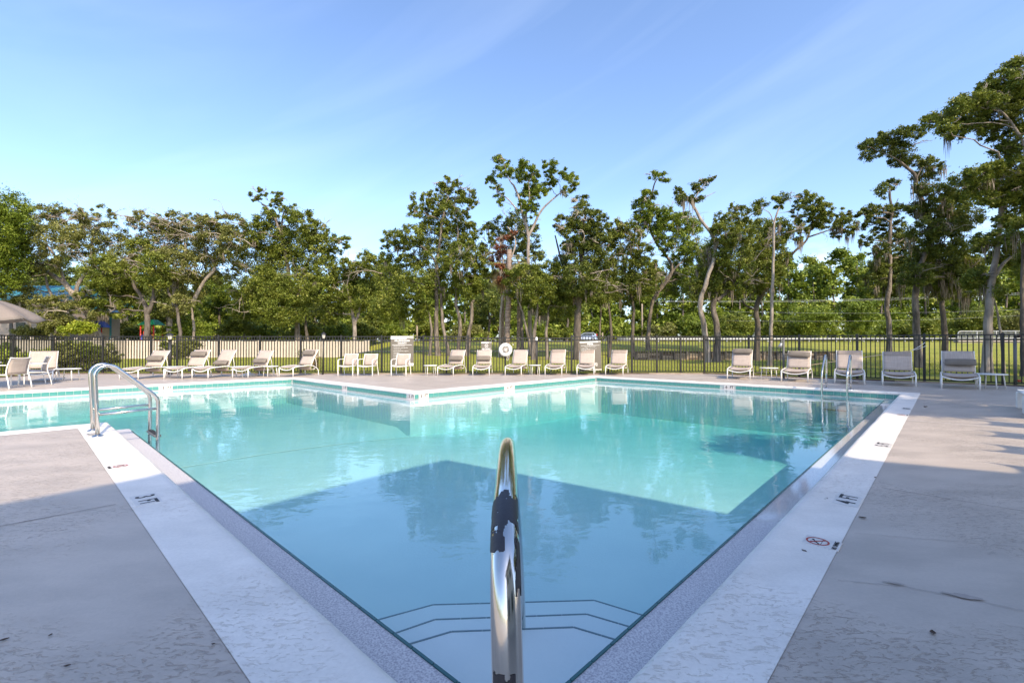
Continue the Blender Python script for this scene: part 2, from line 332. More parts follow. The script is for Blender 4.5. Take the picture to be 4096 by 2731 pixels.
def lawn_mat():
    m = bpy.data.materials.new('lawn'); m.use_nodes = True; nt = m.node_tree; L = nt.links; N = nt.nodes; b = N['Principled BSDF']
    b.inputs['Roughness'].default_value = .95; b.inputs['Specular IOR Level'].default_value = .15
    t = N.new('ShaderNodeTexCoord')
    n1 = N.new('ShaderNodeTexNoise'); n1.inputs['Scale'].default_value = .45; n1.inputs['Detail'].default_value = 5; L.new(t.outputs['Object'], n1.inputs['Vector'])
    n2_ = N.new('ShaderNodeTexNoise'); n2_.inputs['Scale'].default_value = 9; n2_.inputs['Detail'].default_value = 6; L.new(t.outputs['Object'], n2_.inputs['Vector'])
    cr = N.new('ShaderNodeValToRGB'); e = cr.color_ramp.elements
    e[0].position = .3; e[0].color = (0.145, 0.165, 0.030, 1); e[1].position = .72; e[1].color = (0.34, 0.29, 0.085, 1)
    q = e.new(.5); q.color = (0.235, 0.245, 0.040, 1)
    ad = N.new('ShaderNodeMath'); ad.operation = 'MULTIPLY_ADD'; ad.inputs[1].default_value = .45; L.new(n2_.outputs['Fac'], ad.inputs[0])
    hf = N.new('ShaderNodeMath'); hf.operation = 'MULTIPLY'; hf.inputs[1].default_value = .55; L.new(n1.outputs['Fac'], hf.inputs[0]); L.new(hf.outputs[0], ad.inputs[2])
    L.new(ad.outputs[0], cr.inputs[0]); L.new(cr.outputs[0], b.inputs['Base Color'])
    bp = N.new('ShaderNodeBump'); bp.inputs['Strength'].default_value = .8; bp.inputs['Distance'].default_value = .05; L.new(n2_.outputs['Fac'], bp.inputs['Height']); L.new(bp.outputs[0], b.inputs['Normal'])
    return m
M['lawn'] = lawn_mat()

def ledge_mat():
    m = mat('speckled_ledge', (0.56, 0.54, 0.55), .7)
    nt = m.node_tree; L = nt.links; N = nt.nodes; b = N['Principled BSDF']; t = N.new('ShaderNodeTexCoord')
    n = N.new('ShaderNodeTexNoise'); n.inputs['Scale'].default_value = 110; n.inputs['Detail'].default_value = 2; L.new(t.outputs['Object'], n.inputs['Vector'])
    n3 = N.new('ShaderNodeTexNoise'); n3.inputs['Scale'].default_value = 2.0; n3.inputs['Detail'].default_value = 4; L.new(t.outputs['Object'], n3.inputs['Vector'])
    cr = N.new('ShaderNodeValToRGB'); e = cr.color_ramp.elements; e[0].position = .35; e[0].color = (.36, .34, .37, 1); e[1].position = .6; e[1].color = (.62, .60, .60, 1)
    L.new(n.outputs['Fac'], cr.inputs[0]); L.new(cr.outputs[0], b.inputs['Base Color'])
    # the stretch by the far right wall is wet
    dp = N.new('ShaderNodeVectorMath'); dp.operation = 'DOT_PRODUCT'; dp.inputs[1].default_value = tuple(U); L.new(t.outputs['Object'], dp.inputs[0])
    w1 = N.new('ShaderNodeMath'); w1.operation = 'MULTIPLY_ADD'; w1.inputs[1].default_value = 3.0; L.new(n3.outputs['Fac'], w1.inputs[0]); L.new(dp.outputs['Value'], w1.inputs[2])
    w2 = N.new('ShaderNodeMapRange'); w2.inputs[1].default_value = 5.3; w2.inputs[2].default_value = 6.0; w2.inputs[3].default_value = .62; w2.inputs[4].default_value = .06; L.new(w1.outputs[0], w2.inputs[0])
    L.new(w2.outputs[0], b.inputs['Roughness'])
    bp = N.new('ShaderNodeBump'); bp.inputs['Strength'].default_value = .12; bp.inputs['Distance'].default_value = .004; L.new(n3.outputs['Fac'], bp.inputs['Height']); L.new(bp.outputs[0], b.inputs['Normal'])
    return m
M['ledge'] = ledge_mat()

def water_mat():
    m = bpy.data.materials.new('pool_water'); m.use_nodes = True; nt = m.node_tree; L = nt.links; N = nt.nodes; N.clear()
    out = N.new('ShaderNodeOutputMaterial'); gl = N.new('ShaderNodeBsdfGlossy'); gl.inputs['Roughness'].default_value = 0.0
    gl.inputs['Color'].default_value = (1, 1, 1, 1)
    tr = N.new('ShaderNodeBsdfTransparent'); mxs = N.new('ShaderNodeMixShader'); fr = N.new('ShaderNodeFresnel'); ge = N.new('ShaderNodeNewGeometry')
    io = N.new('ShaderNodeMapRange'); io.inputs[3].default_value = 1.36; io.inputs[4].default_value = 1 / 1.36; L.new(ge.outputs['Backfacing'], io.inputs[0]); L.new(io.outputs[0], fr.inputs['IOR'])
    t = N.new('ShaderNodeTexCoord'); mp_ = N.new('ShaderNodeMapping'); mp_.inputs['Scale'].default_value = (1.0, 1.5, 1); L.new(t.outputs['Object'], mp_.inputs[0])
    n = N.new('ShaderNodeTexNoise'); n.inputs['Scale'].default_value = 3.4; n.inputs['Detail'].default_value = 3; n.inputs['Roughness'].default_value = .5; n.inputs['Distortion'].default_value = .4; L.new(mp_.outputs[0], n.inputs['Vector'])
    nb = N.new('ShaderNodeTexNoise'); nb.inputs['Scale'].default_value = .6; nb.inputs['Detail'].default_value = 2; L.new(t.outputs['Object'], nb.inputs['Vector'])
    am = N.new('ShaderNodeMapRange'); am.inputs[1].default_value = .38; am.inputs[2].default_value = .65; am.inputs[3].default_value = .12; am.inputs[4].default_value = 1.0; L.new(nb.outputs['Fac'], am.inputs[0])
    hh = N.new('ShaderNodeMath'); hh.operation = 'MULTIPLY'; L.new(n.outputs['Fac'], hh.inputs[0]); L.new(am.outputs[0], hh.inputs[1])
    bp = N.new('ShaderNodeBump'); bp.inputs['Strength'].default_value = 1.0; bp.inputs['Distance'].default_value = 0.0065; L.new(hh.outputs[0], bp.inputs['Height'])
    L.new(bp.outputs[0], gl.inputs['Normal']); L.new(bp.outputs[0], fr.inputs['Normal'])
    L.new(fr.outputs[0], mxs.inputs[0]); L.new(tr.outputs[0], mxs.inputs[1]); L.new(gl.outputs[0], mxs.inputs[2]); L.new(mxs.outputs[0], out.inputs['Surface'])
    va = N.new('ShaderNodeVolumeAbsorption'); va.inputs['Color'].default_value = (0.25, 0.82, 0.83, 1); va.inputs['Density'].default_value = 0.30
    L.new(va.outputs[0], out.inputs['Volume'])
    return m
M['water'] = water_mat()

# ---------------------------------------------------------------- the pool
POOL = [(.917, .82), (15.25, .82), (15.25, 9.9), (6.86, 9.9), (6.86, 17.62), (-5, 17.62), (-5, 9.5), (.917, 9.5)]
def offset(poly, d):                                   # outward for positive d (polygon runs counter-clockwise in a, b)
    n = len(poly); out = []
    for i in range(n):
        p0, p1, p2 = Vector(poly[i - 1]), Vector(poly[i]), Vector(poly[(i + 1) % n])
        e1 = (p1 - p0).normalized(); e2 = (p2 - p1).normalized()
        n1 = Vector((e1.y, -e1.x)); n2v = Vector((e2.y, -e2.x))
        out.append((p1.x + (n1.x + n2v.x) * d, p1.y + (n1.y + n2v.y) * d))
    return out
def sweep(mb, prof, step=0.0, wob=None, smooth=True):
    rings = [offset(POOL, d) for d, z in prof]
    n = len(POOL)
    for i in range(n):
        Lg = (Vector(POOL[(i + 1) % n]) - Vector(POOL[i])).length
        k = max(1, int(Lg / step)) if step else 1
        grid = []
        for j, (d, z) in enumerate(prof):
            A, B = rings[j][i], rings[j][(i + 1) % n]; row = []
            for s_ in range(k + 1):
                t = s_ / k; a = A[0] + (B[0] - A[0]) * t; b = A[1] + (B[1] - A[1]) * t
                dz = 0; 
                if wob and wob[j] and 0 < s_ < k:
                    q = mnoise.noise(Vector((a * 2.2, b * 2.2, 0))) * wob[j]; a += q * .7; b += q * .7; dz = mnoise.noise(Vector((a * 1.7, b * 1.7, 5))) * wob[j] * .6
                row.append(ab(a, b, z + dz))
            grid.append(row)
        mb.sheet(grid, 0, smooth)
DA, DB = [-30, -5.35, .567, 7.21, 15.60, 34], [-22, .47, 9.15, 10.25, 17.97, 34]
outer = offset(POOL, .35)
def inside(poly, x, y):
    c = False; n = len(poly)
    for i in range(n):
        x1, y1 = poly[i]; x2, y2 = poly[(i + 1) % n]
        if (y1 > y) != (y2 > y) and x < (x2 - x1) * (y - y1) / (y2 - y1) + x1: c = not c
    return c
# fence corner points (the deck ends 0.55 m short of them)
FY = 20.15
FR0 = Vector((8.40, FY, 0)); FRD = Vector((.737, -.676, 0)).normalized(); FRN = Vector((.676, .737, 0)).normalized()
FL0 = Vector((-20.02, FY, 0)); FLD = Vector((.16, -.99, 0)).normalized(); FLN = Vector((-.99, -.16, 0)).normalized()
def deck_inside(p, m=0.0):
    return p[1] < FY - .6 - m and (Vector((p[0], p[1], 0)) - FR0).dot(FRN) < -.45 - m and (Vector((p[0], p[1], 0)) - FL0).dot(FLN) < -.45 - m
bm = bmesh.new()
oa = sorted(set([-30, 34] + [p[0] for p in outer])); ob_ = sorted(set([-22, 34] + [p[1] for p in outer]))
for i in range(len(oa) - 1):
    for j in range(len(ob_) - 1):
        if not inside(outer, (oa[i] + oa[i + 1]) / 2, (ob_[j] + ob_[j + 1]) / 2):
            bm.faces.new([bm.verts.new(ab(a, b)) for a, b in ((oa[i], ob_[j]), (oa[i + 1], ob_[j]), (oa[i + 1], ob_[j + 1]), (oa[i], ob_[j + 1]))])
bmesh.ops.remove_doubles(bm, verts=bm.verts, dist=1e-4)
for co, no in (((0, FY - .6, 0), (0, 1, 0)), (FR0 - FRN * .45, FRN), (FL0 - FLN * .45, FLN)):
    g = list(bm.verts) + list(bm.edges) + list(bm.faces)
    bmesh.ops.bisect_plane(bm, geom=g, plane_co=co, plane_no=no, clear_outer=True)
me = bpy.data.meshes.new('pool_deck'); bm.to_mesh(me); bm.free(); me.materials.append(M['deck'])
deck = tag(link('pool_deck', me), 'grey painted concrete deck around the pool', kind='structure')

mb = MB()
prof = [(.0, -.062), (-.016, -.045), (-.020, -.022), (-.010, .004), (.015, .016), (.05, .017), (.10, .010), (.18, .005), (.27, .0035), (.35, .003)]
wob = [.006, .008, .010, .010, .009, .006, .004, 0, 0, 0]
sweep(mb, prof, .22, wob)
coping = mb.build('pool_coping', M['coping']); tag(coping, 'white painted coping rim of the pool', kind='structure')
mb = MB(); sweep(mb, [(-.002, -.178), (-.002, -.05)], smooth=False)
wall = mb.build('pool_wall', M['grout']); tag(wall, 'teal tiled pool wall below the coping', kind='structure')
mb = MB(); sweep(mb, [(-.31, -.1665), (-.001, -.163)], smooth=False)
ledge = mb.build('pool_ledge', M['ledge']); tag(ledge, 'speckled grey ledge at the water line', kind='structure')
mb = MB(); sweep(mb, [(-.31, -2.2), (-.31, -.167)], smooth=False)
NA, NB = 46, 40
grid = []
def floor_z(a, b):
    t = min(max((a - 3.0) / 9.0, 0), 1) * min(max((10.3 - b) / .5, 0), 1)
    return -.86 - .46 * t * t * (3 - 2 * t)
for i in range(NA + 1):
    grid.append([ab(-5.6 + 21.6 * i / NA, .3 + 18 * j / NB, floor_z(-5.6 + 21.6 * i / NA, .3 + 18 * j / NB)) for j in range(NB + 1)])
mb.sheet(grid)
basin = mb.build('pool_basin', M['plaster']); tag(basin, 'pale plaster floor and walls of the pool', kind='structure')
# seam across the floor where the shallow wing begins
mb = MB(); mb.sheet([[ab(1.23 + 5.7 * i / 20, b, floor_z(1.23 + 5.7 * i / 20, b) + .006) for b in (9.40, 9.47)] for i in range(21)])
mb.build('floor_seam', M['white_ink'], basin)
# water body
wp = offset(POOL, -.302)
mb = MB()
vs = [ab(a, b, -.1705) for a, b in wp] + [ab(a, b, -2.1) for a, b in wp]
n = len(wp)
tops = [(-5 + .302, 9.5 + .302, 6.86 - .302, 17.62 - .302), (.917 + .302, .82 + .302, 15.25 - .302, 9.5 + .302)]
bm = bmesh.new(); bv = [bm.verts.new(v) for v in vs]
f1 = bm.faces.new(bv[:n]); f2 = bm.faces.new(bv[n:][::-1])
for i in range(n): bm.faces.new((bv[i], bv[n + i], bv[n + (i + 1) % n], bv[(i + 1) % n]))
bmesh.ops.triangulate(bm, faces=[f1, f2]); bmesh.ops.recalc_face_normals(bm, faces=bm.faces)
me = bpy.data.meshes.new('pool_water'); bm.to_mesh(me); bm.free(); me.materials.append(M['water'])
tag(link('pool_water', me), 'clear turquoise water of the pool', kind='structure')

# tiles, one object each, on the four walls the camera sees
TW = .158
tile_me = MB().box((0, 0, 0), (TW - .007, .010, .108), bev=.002).mesh('tile', M['tile'])
def tile_run(p, q, nrm, skip):
    p, q = Vector(p), Vector(q); L_ = (q - p).length; k = int(L_ / TW); d = (q - p) / L_
    rz = math.atan2((U * d.x + V * d.y).y, (U * d.x + V * d.y).x)
    for i in range(k):
        s_ = (i + .5) * TW
        if any(abs(s_ - x) < .20 for x in skip): continue
        c = p + d * s_ + Vector(nrm) * .004
        o = link('tile', tile_me, wall, ab(c.x, c.y, -.105), rz); o.rotation_euler = (R(random.uniform(-1, 1)), R(random.uniform(-.6, .6)), rz + R(random.uniform(-.5, .5)))
def wall_s(px, py, which):                              # distance along a wall for a mark seen at px, py
    g = G4(px, py, -.1); a = g.dot(U); b = g.dot(V)
    return a if which == 'b' else b
mk_far = [(-0.0, 'b')]
s_far = wall_s(692, 1557, 'b'); s_mid5 = wall_s(1702, 1583, 'b'); s_mid6 = wall_s(2058, 1551, 'b')
s_a3 = wall_s(1354, 1552, 'a'); s_a3b = wall_s(1634, 1586, 'a'); s_fa6 = wall_s(2887, 1553, 'a')
tile_run((-5, 17.62), (6.86, 17.62), (0, -1), [s_far + 5])
tile_run((6.86, 9.9), (6.86, 17.62), (-1, 0), [s_a3 - 9.9, s_a3b - 9.9])
tile_run((6.86, 9.9), (15.25, 9.9), (0, -1), [s_mid5 - 6.86, s_mid6 - 6.86])
tile_run((15.25, .82), (15.25, 9.9), (-1, 0), [s_fa6 - .82])
# slim dark trim tiles along the two near ledges
trim_me = MB().box((0, 0, 0), (.150, .015, .008), bev=.001).mesh('trim_tile', M['trim'])
for i in range(88):
    if 1.3 + i * .1545 < 14.9: link('trim_tile', trim_me, ledge, ab(1.31 + i * .1545, 1.122, -.1635), math.atan2(U.y, U.x))
for i in range(54): link('trim_tile', trim_me, ledge, ab(1.219, 1.22 + i * .1545, -.1635), math.atan2(V.y, V.x))

# steps in the near corner
stairs = empty('pool_steps', ab(1.2, 1.1, -.17)); tag(stairs, 'three submerged pool steps in the near corner', kind='structure')
S_ = [(-.35, [(1.1, 2.16), (1.615, 1.975), (2.107, 1.509), (2.235, 1.05)]), (-.46, [(1.1, 2.44), (1.736, 2.28), (2.42, 1.635), (2.57, 1.05)]), (-.60, [(1.1, 2.92), (1.98, 2.62), (2.80, 1.83), (2.96, 1.05)])]
for z, pl in S_:
    mb = MB(); poly = [ab(1.1, 1.05)] + [ab(a, b) for a, b in pl[::-1]]
    poly = [(p.x - stairs.location.x, p.y - stairs.location.y) for p in poly]
    mb.prism(poly, -.9 - stairs.location.z, z - stairs.location.z)
    st = mb.build('step', M['plaster'], stairs)
    for i in range(3):
        A, B = ab(*pl[i]), ab(*pl[i + 1]); k = max(1, int((B - A).length / .155)); d = (B - A) / k
        for j in range(k):
            c = A + d * (j + .5); inw = (ab(1.1, 1.05) - c).normalized() * .014
            MB().box((0, 0, 0), (d.length - .004, .010, .004)).build('edge_tile', M['step_line'], st, c + inw + Vector((0, 0, z + .002)) - stairs.location, math.atan2(d.y, d.x))

# ---------------------------------------------------------------- lettering and depth markers
def lettering(body, size, parent, loc, rz, m, flat=False, sx_=1.0, align='CENTER', weight=0.0, name='lettering', tilt=0.0):
    c = bpy.data.curves.new('lettering', 'FONT'); c.body = body; c.size = size; c.align_x = align; c.align_y = 'CENTER'
    c.extrude = 0.0006; c.offset = weight; c.resolution_u = 2; c.materials.append(m)
    t_ = bpy.data.objects.new(name, c); me = bpy.data.meshes.new_from_object(t_); bpy.data.objects.remove(t_); me.name = name
    if not me.materials: me.materials.append(m)
    o = bpy.data.objects.new(name, me); col.objects.link(o); o.parent = parent; o.location = loc
    o.rotation_euler = (0 if flat else R(90), 0 if flat else tilt, rz); o.scale = (sx_, 1, 1); return o
angU, angV = math.atan2(U.y, U.x), math.atan2(V.y, V.x)
def wall_marker(a, b, face, text, label):
    ang = angU if face == 'b' else angV + math.pi
    nrm = -V if face == 'b' else -U
    r = empty('depth_marker', ab(a, b, -.108) + nrm * .012, ang, label, 'depth marker', 'depth markers on the tiled pool walls')
    MB().box((-.078, 0, 0), (.150, .008, .118), bev=.002).build('plate', M['marker'], r)
    MB().box((.078, 0, 0), (.150, .008, .118), bev=.002).build('plate', M['marker'], r)
    lettering(text[0], .125, r, (-.078, -.0055, 0.004), 0, M['ink'], weight=.0025, name='numeral')
    lettering(text[1:], .118, r, (.078, -.0055, 0.004), 0, M['ink'], sx_=.85, weight=.0025)
wall_marker(s_far, 17.62, 'b', '3FT', '3 FT marker on the far left tile wall beyond the left ladder')
wall_marker(6.86, s_a3, 'a', '3FT', '3 FT marker halfway along the wall that runs from the far left corner')
wall_marker(6.86, s_a3b, 'a', '3FT', '3 FT marker just left of the jutting deck corner')
wall_marker(s_mid5, 9.9, 'b', '5FT', '5 FT marker just right of the jutting deck corner')
wall_marker(s_mid6, 9.9, 'b', '6FT', '6 FT marker on the wall right of the jutting corner')
wall_marker(15.25, s_fa6, 'a', '6FT', '6 FT marker on the far right wall near the right ladder')
def deck_marker(px, py, side, text, label, sc_=1.0):
    g = G4(px, py, .005); ang = angU if side == 'r' else angV + math.pi
    g.z = .0068
    r = empty('depth_marker', g, ang, label, 'depth marker', 'markers set in the white coping')
    for x_ in (-.080, .080): MB().box((x_ * sc_, 0, -.004), (.155 * sc_, .165 * sc_, .008), bev=.0015).build('plate', M['marker'], r)
    lettering(text[0], .170 * sc_, r, (-.080 * sc_, 0, .0008), 0, M['ink'], True, sx_=.85, weight=.003, name='numeral')
    lettering(text[1:], .160 * sc_, r, (.080 * sc_, 0, .0008), 0, M['ink'], True, sx_=.70, weight=.003)
def no_diving(px, py, side, label, sc_=1.0):
    g = G4(px, py, .005); g.z = .0068; ang = angU if side == 'r' else angV + math.pi
    r = empty('no_diving_marker', g, ang, label, 'warning tile', 'markers set in the white coping')
    MB().box((0, 0, -.004), (.155 * sc_, .185 * sc_, .008), bev=.0015).build('plate', M['marker'], r)
    def ring(rad, wd): 
        mbr = MB(); k = 28
        vs = [((rad + s2 * wd / 2) * math.cos(2 * math.pi * i / k), (rad + s2 * wd / 2) * math.sin(2 * math.pi * i / k), 0) for i in range(k) for s2 in (-1, 1)]
        return mbr.add(vs, [(2 * i, 2 * i + 1, (2 * i + 3) % (2 * k), (2 * i + 2) % (2 * k)) for i in range(k)])
    ring(.056 * sc_, .011 * sc_).build('red_ring', M['red_ink'], r, (0, .022 * sc_, .0012))
    MB().box((0, 0, 0), (.112 * sc_, .010 * sc_, .0006), rz=R(-42)).build('red_bar', M['red_ink'], r, (0, .022 * sc_, .0014))
    # diver, shallow water lines
    mbd = MB(); mbd.box((-.012 * sc_, .048 * sc_, 0), (.075 * sc_, .008 * sc_, .0004), rz=R(35)); mbd.box((.018 * sc_, .066 * sc_, 0), (.012 * sc_, .012 * sc_, .0004), rz=R(20)); mbd.box((0, .018 * sc_, 0), (.09 * sc_, .003 * sc_, .0004)); mbd.box((-.02 * sc_, .06 * sc_, 0), (.030 * sc_, .004 * sc_, .0004), rz=R(80))
    mbd.build('diver_pictogram', M['ink'], r, (0, -.018 * sc_, .0010))
    lettering('NO DIVING', .034 * sc_, r, (0, -.070 * sc_, .0010), 0, M['ink'], True, sx_=.78, weight=.0004)
deck_marker(588, 1994, 'l', '3FT', '3 FT marker in the shaded white coping at left')
no_diving(475, 1864, 'l', 'NO DIVING marker with red ring on the sunlit left coping', .92)
deck_marker(372, 1737, 'l', '3FT', '3 FT marker under the feet of the left pool ladder', .9)
deck_marker(3388, 1997, 'r', '4FT', '4 FT marker in the shaded right coping')
no_diving(3283, 2166, 'r', 'NO DIVING marker with red ring on the shaded right coping')
deck_marker(3530, 1778, 'r', '5FT', '5 FT marker in the sunlit right coping')
no_diving(3608, 1659, 'r', 'NO DIVING marker in dappled shade on the far right coping', .9)
deck_marker(3626, 1634, 'r', '6FT', '6 FT marker in dappled shade near the far right corner', .9)

# deck joints, cracks, painted line
def crack(pts, wdt, m, name='deck_joint', z=.004):
    mbk = MB(); P = [Vector(p) for p in pts]; row = [[], []]; m_ = len(P)
    for i, p in enumerate(P):
        d = (P[min(i + 1, m_ - 1)] - P[max(i - 1, 0)]).normalized(); nn = Vector((-d.y, d.x, 0)) * wdt / 2 * (1 if wdt > .012 else random.uniform(.5, 1.3))
        row[0].append(p + nn); row[1].append(p - nn)
    mbk.sheet(row); return mbk.build(name, m, deck, (0, 0, z))
def jit(p, q, k, j): return [p + (q - p) * (i / k) + Vector((random.uniform(-j, j), random.uniform(-j, j), 0)) for i in range(k + 1)]
crack(jit(ab(-8, 4.58), ab(.50, 4.58), 60, .003), .010, M['deck_joint'])
crack(jit(ab(4.98, .40), ab(4.98, -5), 40, .004), .008, M['deck_joint'])
M['bare_patch'] = mat('bare_concrete_patch', (0.33, 0.285, 0.255), .85, var=(.38, .33, .30), vscale=25)
crack(jit(G4(3414, 2130), G4(4096, 2186), 30, .003), .0035, M['bare_patch'], 'deck_crack')
crack(jit(G4(3343, 2316), G4(3600, 2340), 16, .003) + jit(G4(3610, 2342), G4(4200, 2460), 30, .003), .0035, M['bare_patch'], 'deck_crack')
crack([ab(9.80, .45), ab(9.80, -6)], .018, M['deck_line'], 'painted_line')
def blotch(c, rx, ry, m, name, rot=0.0):
    mbk = MB(); k = 22; vs = [c]
    for i in range(k):
        a = 2 * math.pi * i / k; q = 1 + mnoise.noise(Vector((math.cos(a) * 2 + c.x, math.sin(a) * 2 + c.y, 3))) * .8
        x, y = rx * math.cos(a) * q, ry * math.sin(a) * q
        vs.append(c + Vector((x * math.cos(rot) - y * math.sin(rot), x * math.sin(rot) + y * math.cos(rot), 0)))
    mbk.add(vs, [(0, 1 + i, 1 + (i + 1) % k) for i in range(k)]); return mbk.build(name, m, deck, (0, 0, .006))
blotch(G4(3845, 2382), .075, .022, M['bare_patch'], 'chipped_patch', R(-30))
blotch(G4(3570, 2330), .05, .010, M['bare_patch'], 'chipped_patch', R(-25))

# leaf litter and debris (each its own small thing)
M['dry_leaf'] = mat('dry_leaf', (0.06, 0.035, 0.022), .8)
def litter(px, py, size, label, rz, kind='leaf'):
    g = G4(px, py, .012); mbk = MB(); pts = []
    for i in range(7):
        t = i / 6; wv = math.sin(t * math.pi) * .32
        pts.append([Vector(((t - .5), s_ * wv, .16 * (abs(s_) * .6 + (t - .5) ** 2 * 1.5))) * size for s_ in (-1, 0, 1)])
    mbk.sheet(pts); o = mbk.build('fallen_leaf', M['dry_leaf'], None, g, rz); g.z = .004; o.location = g
    tag(o, label, 'leaf', 'bits of leaf litter on the deck')
litter(3300, 1989, .045, 'curled brown leaf on the white coping beside the 4 FT marker', .5)
litter(3212, 2193, .030, 'tiny dark leaf on the white coping below the right NO DIVING marker', 2)
litter(3722, 2515, .034, 'dark curled leaf in the lower right of the shaded deck', 1.0)
litter(3445, 2063, .045, 'thin brown leaf at the deck edge past the 4 FT marker', 2.7)
litter(3497, 1904, .03, 'small leaf on the coping between the 5 FT and 4 FT markers', 1.1)
litter(3700, 1625, .10, 'dark leaf on the dappled deck near the far right corner', .3)
litter(28, 2543, .030, 'dark leaf on the pitted deck at the lower left edge', .7)
litter(212, 2524, .018, 'small upright leaf scrap on the lower left deck', 1.7)
litter(860, 2559, .016, 'dark scrap beside the left coping near the bottom', .2)
litter(280, 2645, .022, 'dark sliver on the bare streak of the lower left deck', .4)

# ---------------------------------------------------------------- ladders
def rail_path(lean=-.03, top=.93, bend=.47, reach=.64, bot=-1.15):
    P = [(0, 0, 0), (0, lean * .5, .45), (0, lean, top - .13)]
    P = [Vector(p) for p in P]
    P += [Vector((0, lean + .13 - .13 * math.cos(R(a)), top - .13 + .13 * math.sin(R(a)))) for a in (20, 40, 60, 80, 100, 118, 132)]
    q = P[-1]; e = Vector((0, reach - .055, bend + .04))
    P += [q.lerp(e, t) for t in (.25, .5, .75, 1)]
    P += [Vector((0, reach - .02, bend - .01)), Vector((0, reach - .004, bend - .06)), Vector((0, reach, bend - .13)), Vector((0, reach, -.1)), Vector((0, reach, bot))]
    return P
def ladder(loc, rz, sep, label, bar_z, tread):
    r = empty('pool_ladder', loc, rz, label, 'pool ladder')
    for x in (-sep / 2, sep / 2):
        rl = MB().tube([p + Vector((x, 0, 0)) for p in rail_path()], .0245, 14).build('rail', M['steel'], r)
        MB().lathe([(0.0245, .028), (.030, .020), (.058, .010), (.066, .002), (.066, -.004)], (x, 0, 0), 20).build('flange', M['steel'], rl)
        MB().tube([(x, -.005, bar_z), (x, .64, bar_z + .02)], .0175, 10).build('brace', M['steel'], r)
    for z in tread:
        MB().box((0, .64, z), (sep - .02, .085, .030), bev=.006).build('tread', M['grey_metal'], r)
        MB().box((0, .64, z + .017), (sep - .09, .060, .006), bev=.002).build('tread_pad', M['rubber'], r)
pl = ab(.70, 8.47, .004)
ladder(pl, angU - R(90), .60, 'stainless steel ladder on the left coping going down into the pool', .285, (-.09, -.36, -.63))
ladder(ab(15.50, 2.17, .004), angU + R(90), .56, 'stainless steel ladder at the far right pool corner', .16, (-.25, -.52))

# the stair handrail by the near corner
hr = empty('stair_handrail', (-.005, .70, 0.0), 0, 'polished steel stair handrail with peeling black tape, nearest the camera', 'handrail')
path = smooth_path([(0, 0, 0.0), (0, -.005, .45), (-.001, .0, .66), (-.004, .012, .78), (-.006, .05, .848), (-.008, .14, .884), (-.008, .30, .897), (-.010, .60, .893), (-.010, .88, .862), (-.008, 1.0, .82), (0.0, 1.10, .72), (.03, 1.42, .28), (.055, 1.85, -.28), (.06, 1.93, -.44)], 6)
MB().tube(path, .0242, 28).build('rail', M['polished'], hr)
MB().lathe([(.0245, .03), (.031, .02), (.06, .01), (.068, .001), (.068, -.004)], (0, 0, .002), 24).build('flange', M['polished'], hr)
def tape(t0, t1, a0, a1, seed, rad=.02475):
    mbk = MB(); m_ = len(path); n1, n2_ = 26, 40; vs = []; keep = {}
    pts = []
    for i in range(n1 + 1):
        f = (t0 + (t1 - t0) * i / n1) * (m_ - 1); k = int(f); p = path[k].lerp(path[min(k + 1, m_ - 1)], f - k)
        t = (path[min(k + 1, m_ - 1)] - path[max(k - 1, 0)]).normalized(); X = Vector((1, 0, 0)); X = (X - t * X.dot(t)).normalized(); Z = X.cross(t)
        for j in range(n2_ + 1):
            a = R(a0 + (a1 - a0) * j / n2_)
            pts.append(p + (X * math.cos(a) + Z * math.sin(a)) * rad)
    fs = []
    for i in range(n1):
        for j in range(n2_):
            c = mnoise.noise(Vector((i * .15 + seed, j * .10, seed))) + .28 * mnoise.noise(Vector((i * .6, j * .35 + seed, 1)))
            edge = min(i, n1 - 1 - i) / n1 * 2.6; ej = min(j, n2_ - 1 - j) / n2_ * 3.2
            if c + min(edge, ej, .50) > .06: fs.append((i * (n2_ + 1) + j, i * (n2_ + 1) + j + 1, (i + 1) * (n2_ + 1) + j + 1, (i + 1) * (n2_ + 1) + j))
    mbk.add(pts, fs, True); return mbk.build('tape_residue', M['tape'], hr)
tape(.345, .425, 5, 175, 3.1)
tape(.315, .350, 90, 180, 9.3, .0248)
tape(.26, .34, -10, 50, 5.7, .0249)
tape(.16, .185, 60, 150, 2.2, .0248)

# ---------------------------------------------------------------- terrain, path, road
RWX0, RWX1, RWY = 9.6, 25.6, 36.0
def sst(t): t = min(max(t, 0), 1); return t * t * (3 - 2 * t)
def tz(x, y):
    if y < 21: return -.035
    if y < 54:
        base = -.03 + .10 * sst((y - 22) / 10)
        up = 1.54 * ((y - 31) / 23 if y > 31 else 0)
        lw = 1 - sst((-12 - x) / 4)                    # the lawn stays low beside the cream fence
        if RWX0 - 3 < x < RWX1 + 3:
            k = sst((x - RWX0 + 3) / 3) * sst((RWX1 + 3 - x) / 3)
            r_ = 0.02 * sst((y - 26) / 10) if y < RWY else .66 + .90 * ((y - RWY) / 18)
            up = up * (1 - k) + r_ * k
        z = base + up * lw
        if x < -12: z = z * 1.0 - .05 * sst((-12 - x) / 4)
    elif y < 58: z = 1.61 * (1 - sst((-14 - x) / 6)) + .4 * sst((-14 - x) / 6)
    else: z = (1.61 + .30 * sst((y - 58) / 14)) * (1 - sst((-14 - x) / 8)) + (.4 + 1.5 * sst((y - 58) / 20)) * sst((-14 - x) / 8)
    return z + mnoise.noise(Vector((x * .18, y * .18, 0))) * .05 * sst((y - 22) / 6) * (1 if y < 53 or y > 59 else .2)
xs = [-260, -180, -120, -90, -70] + [(-56 + i * .8) for i in range(int(112 / .8) + 1)] + [70, 90, 120, 180, 260]
xs = sorted(set([round(x, 3) for x in xs] + [RWX0, RWX1]))
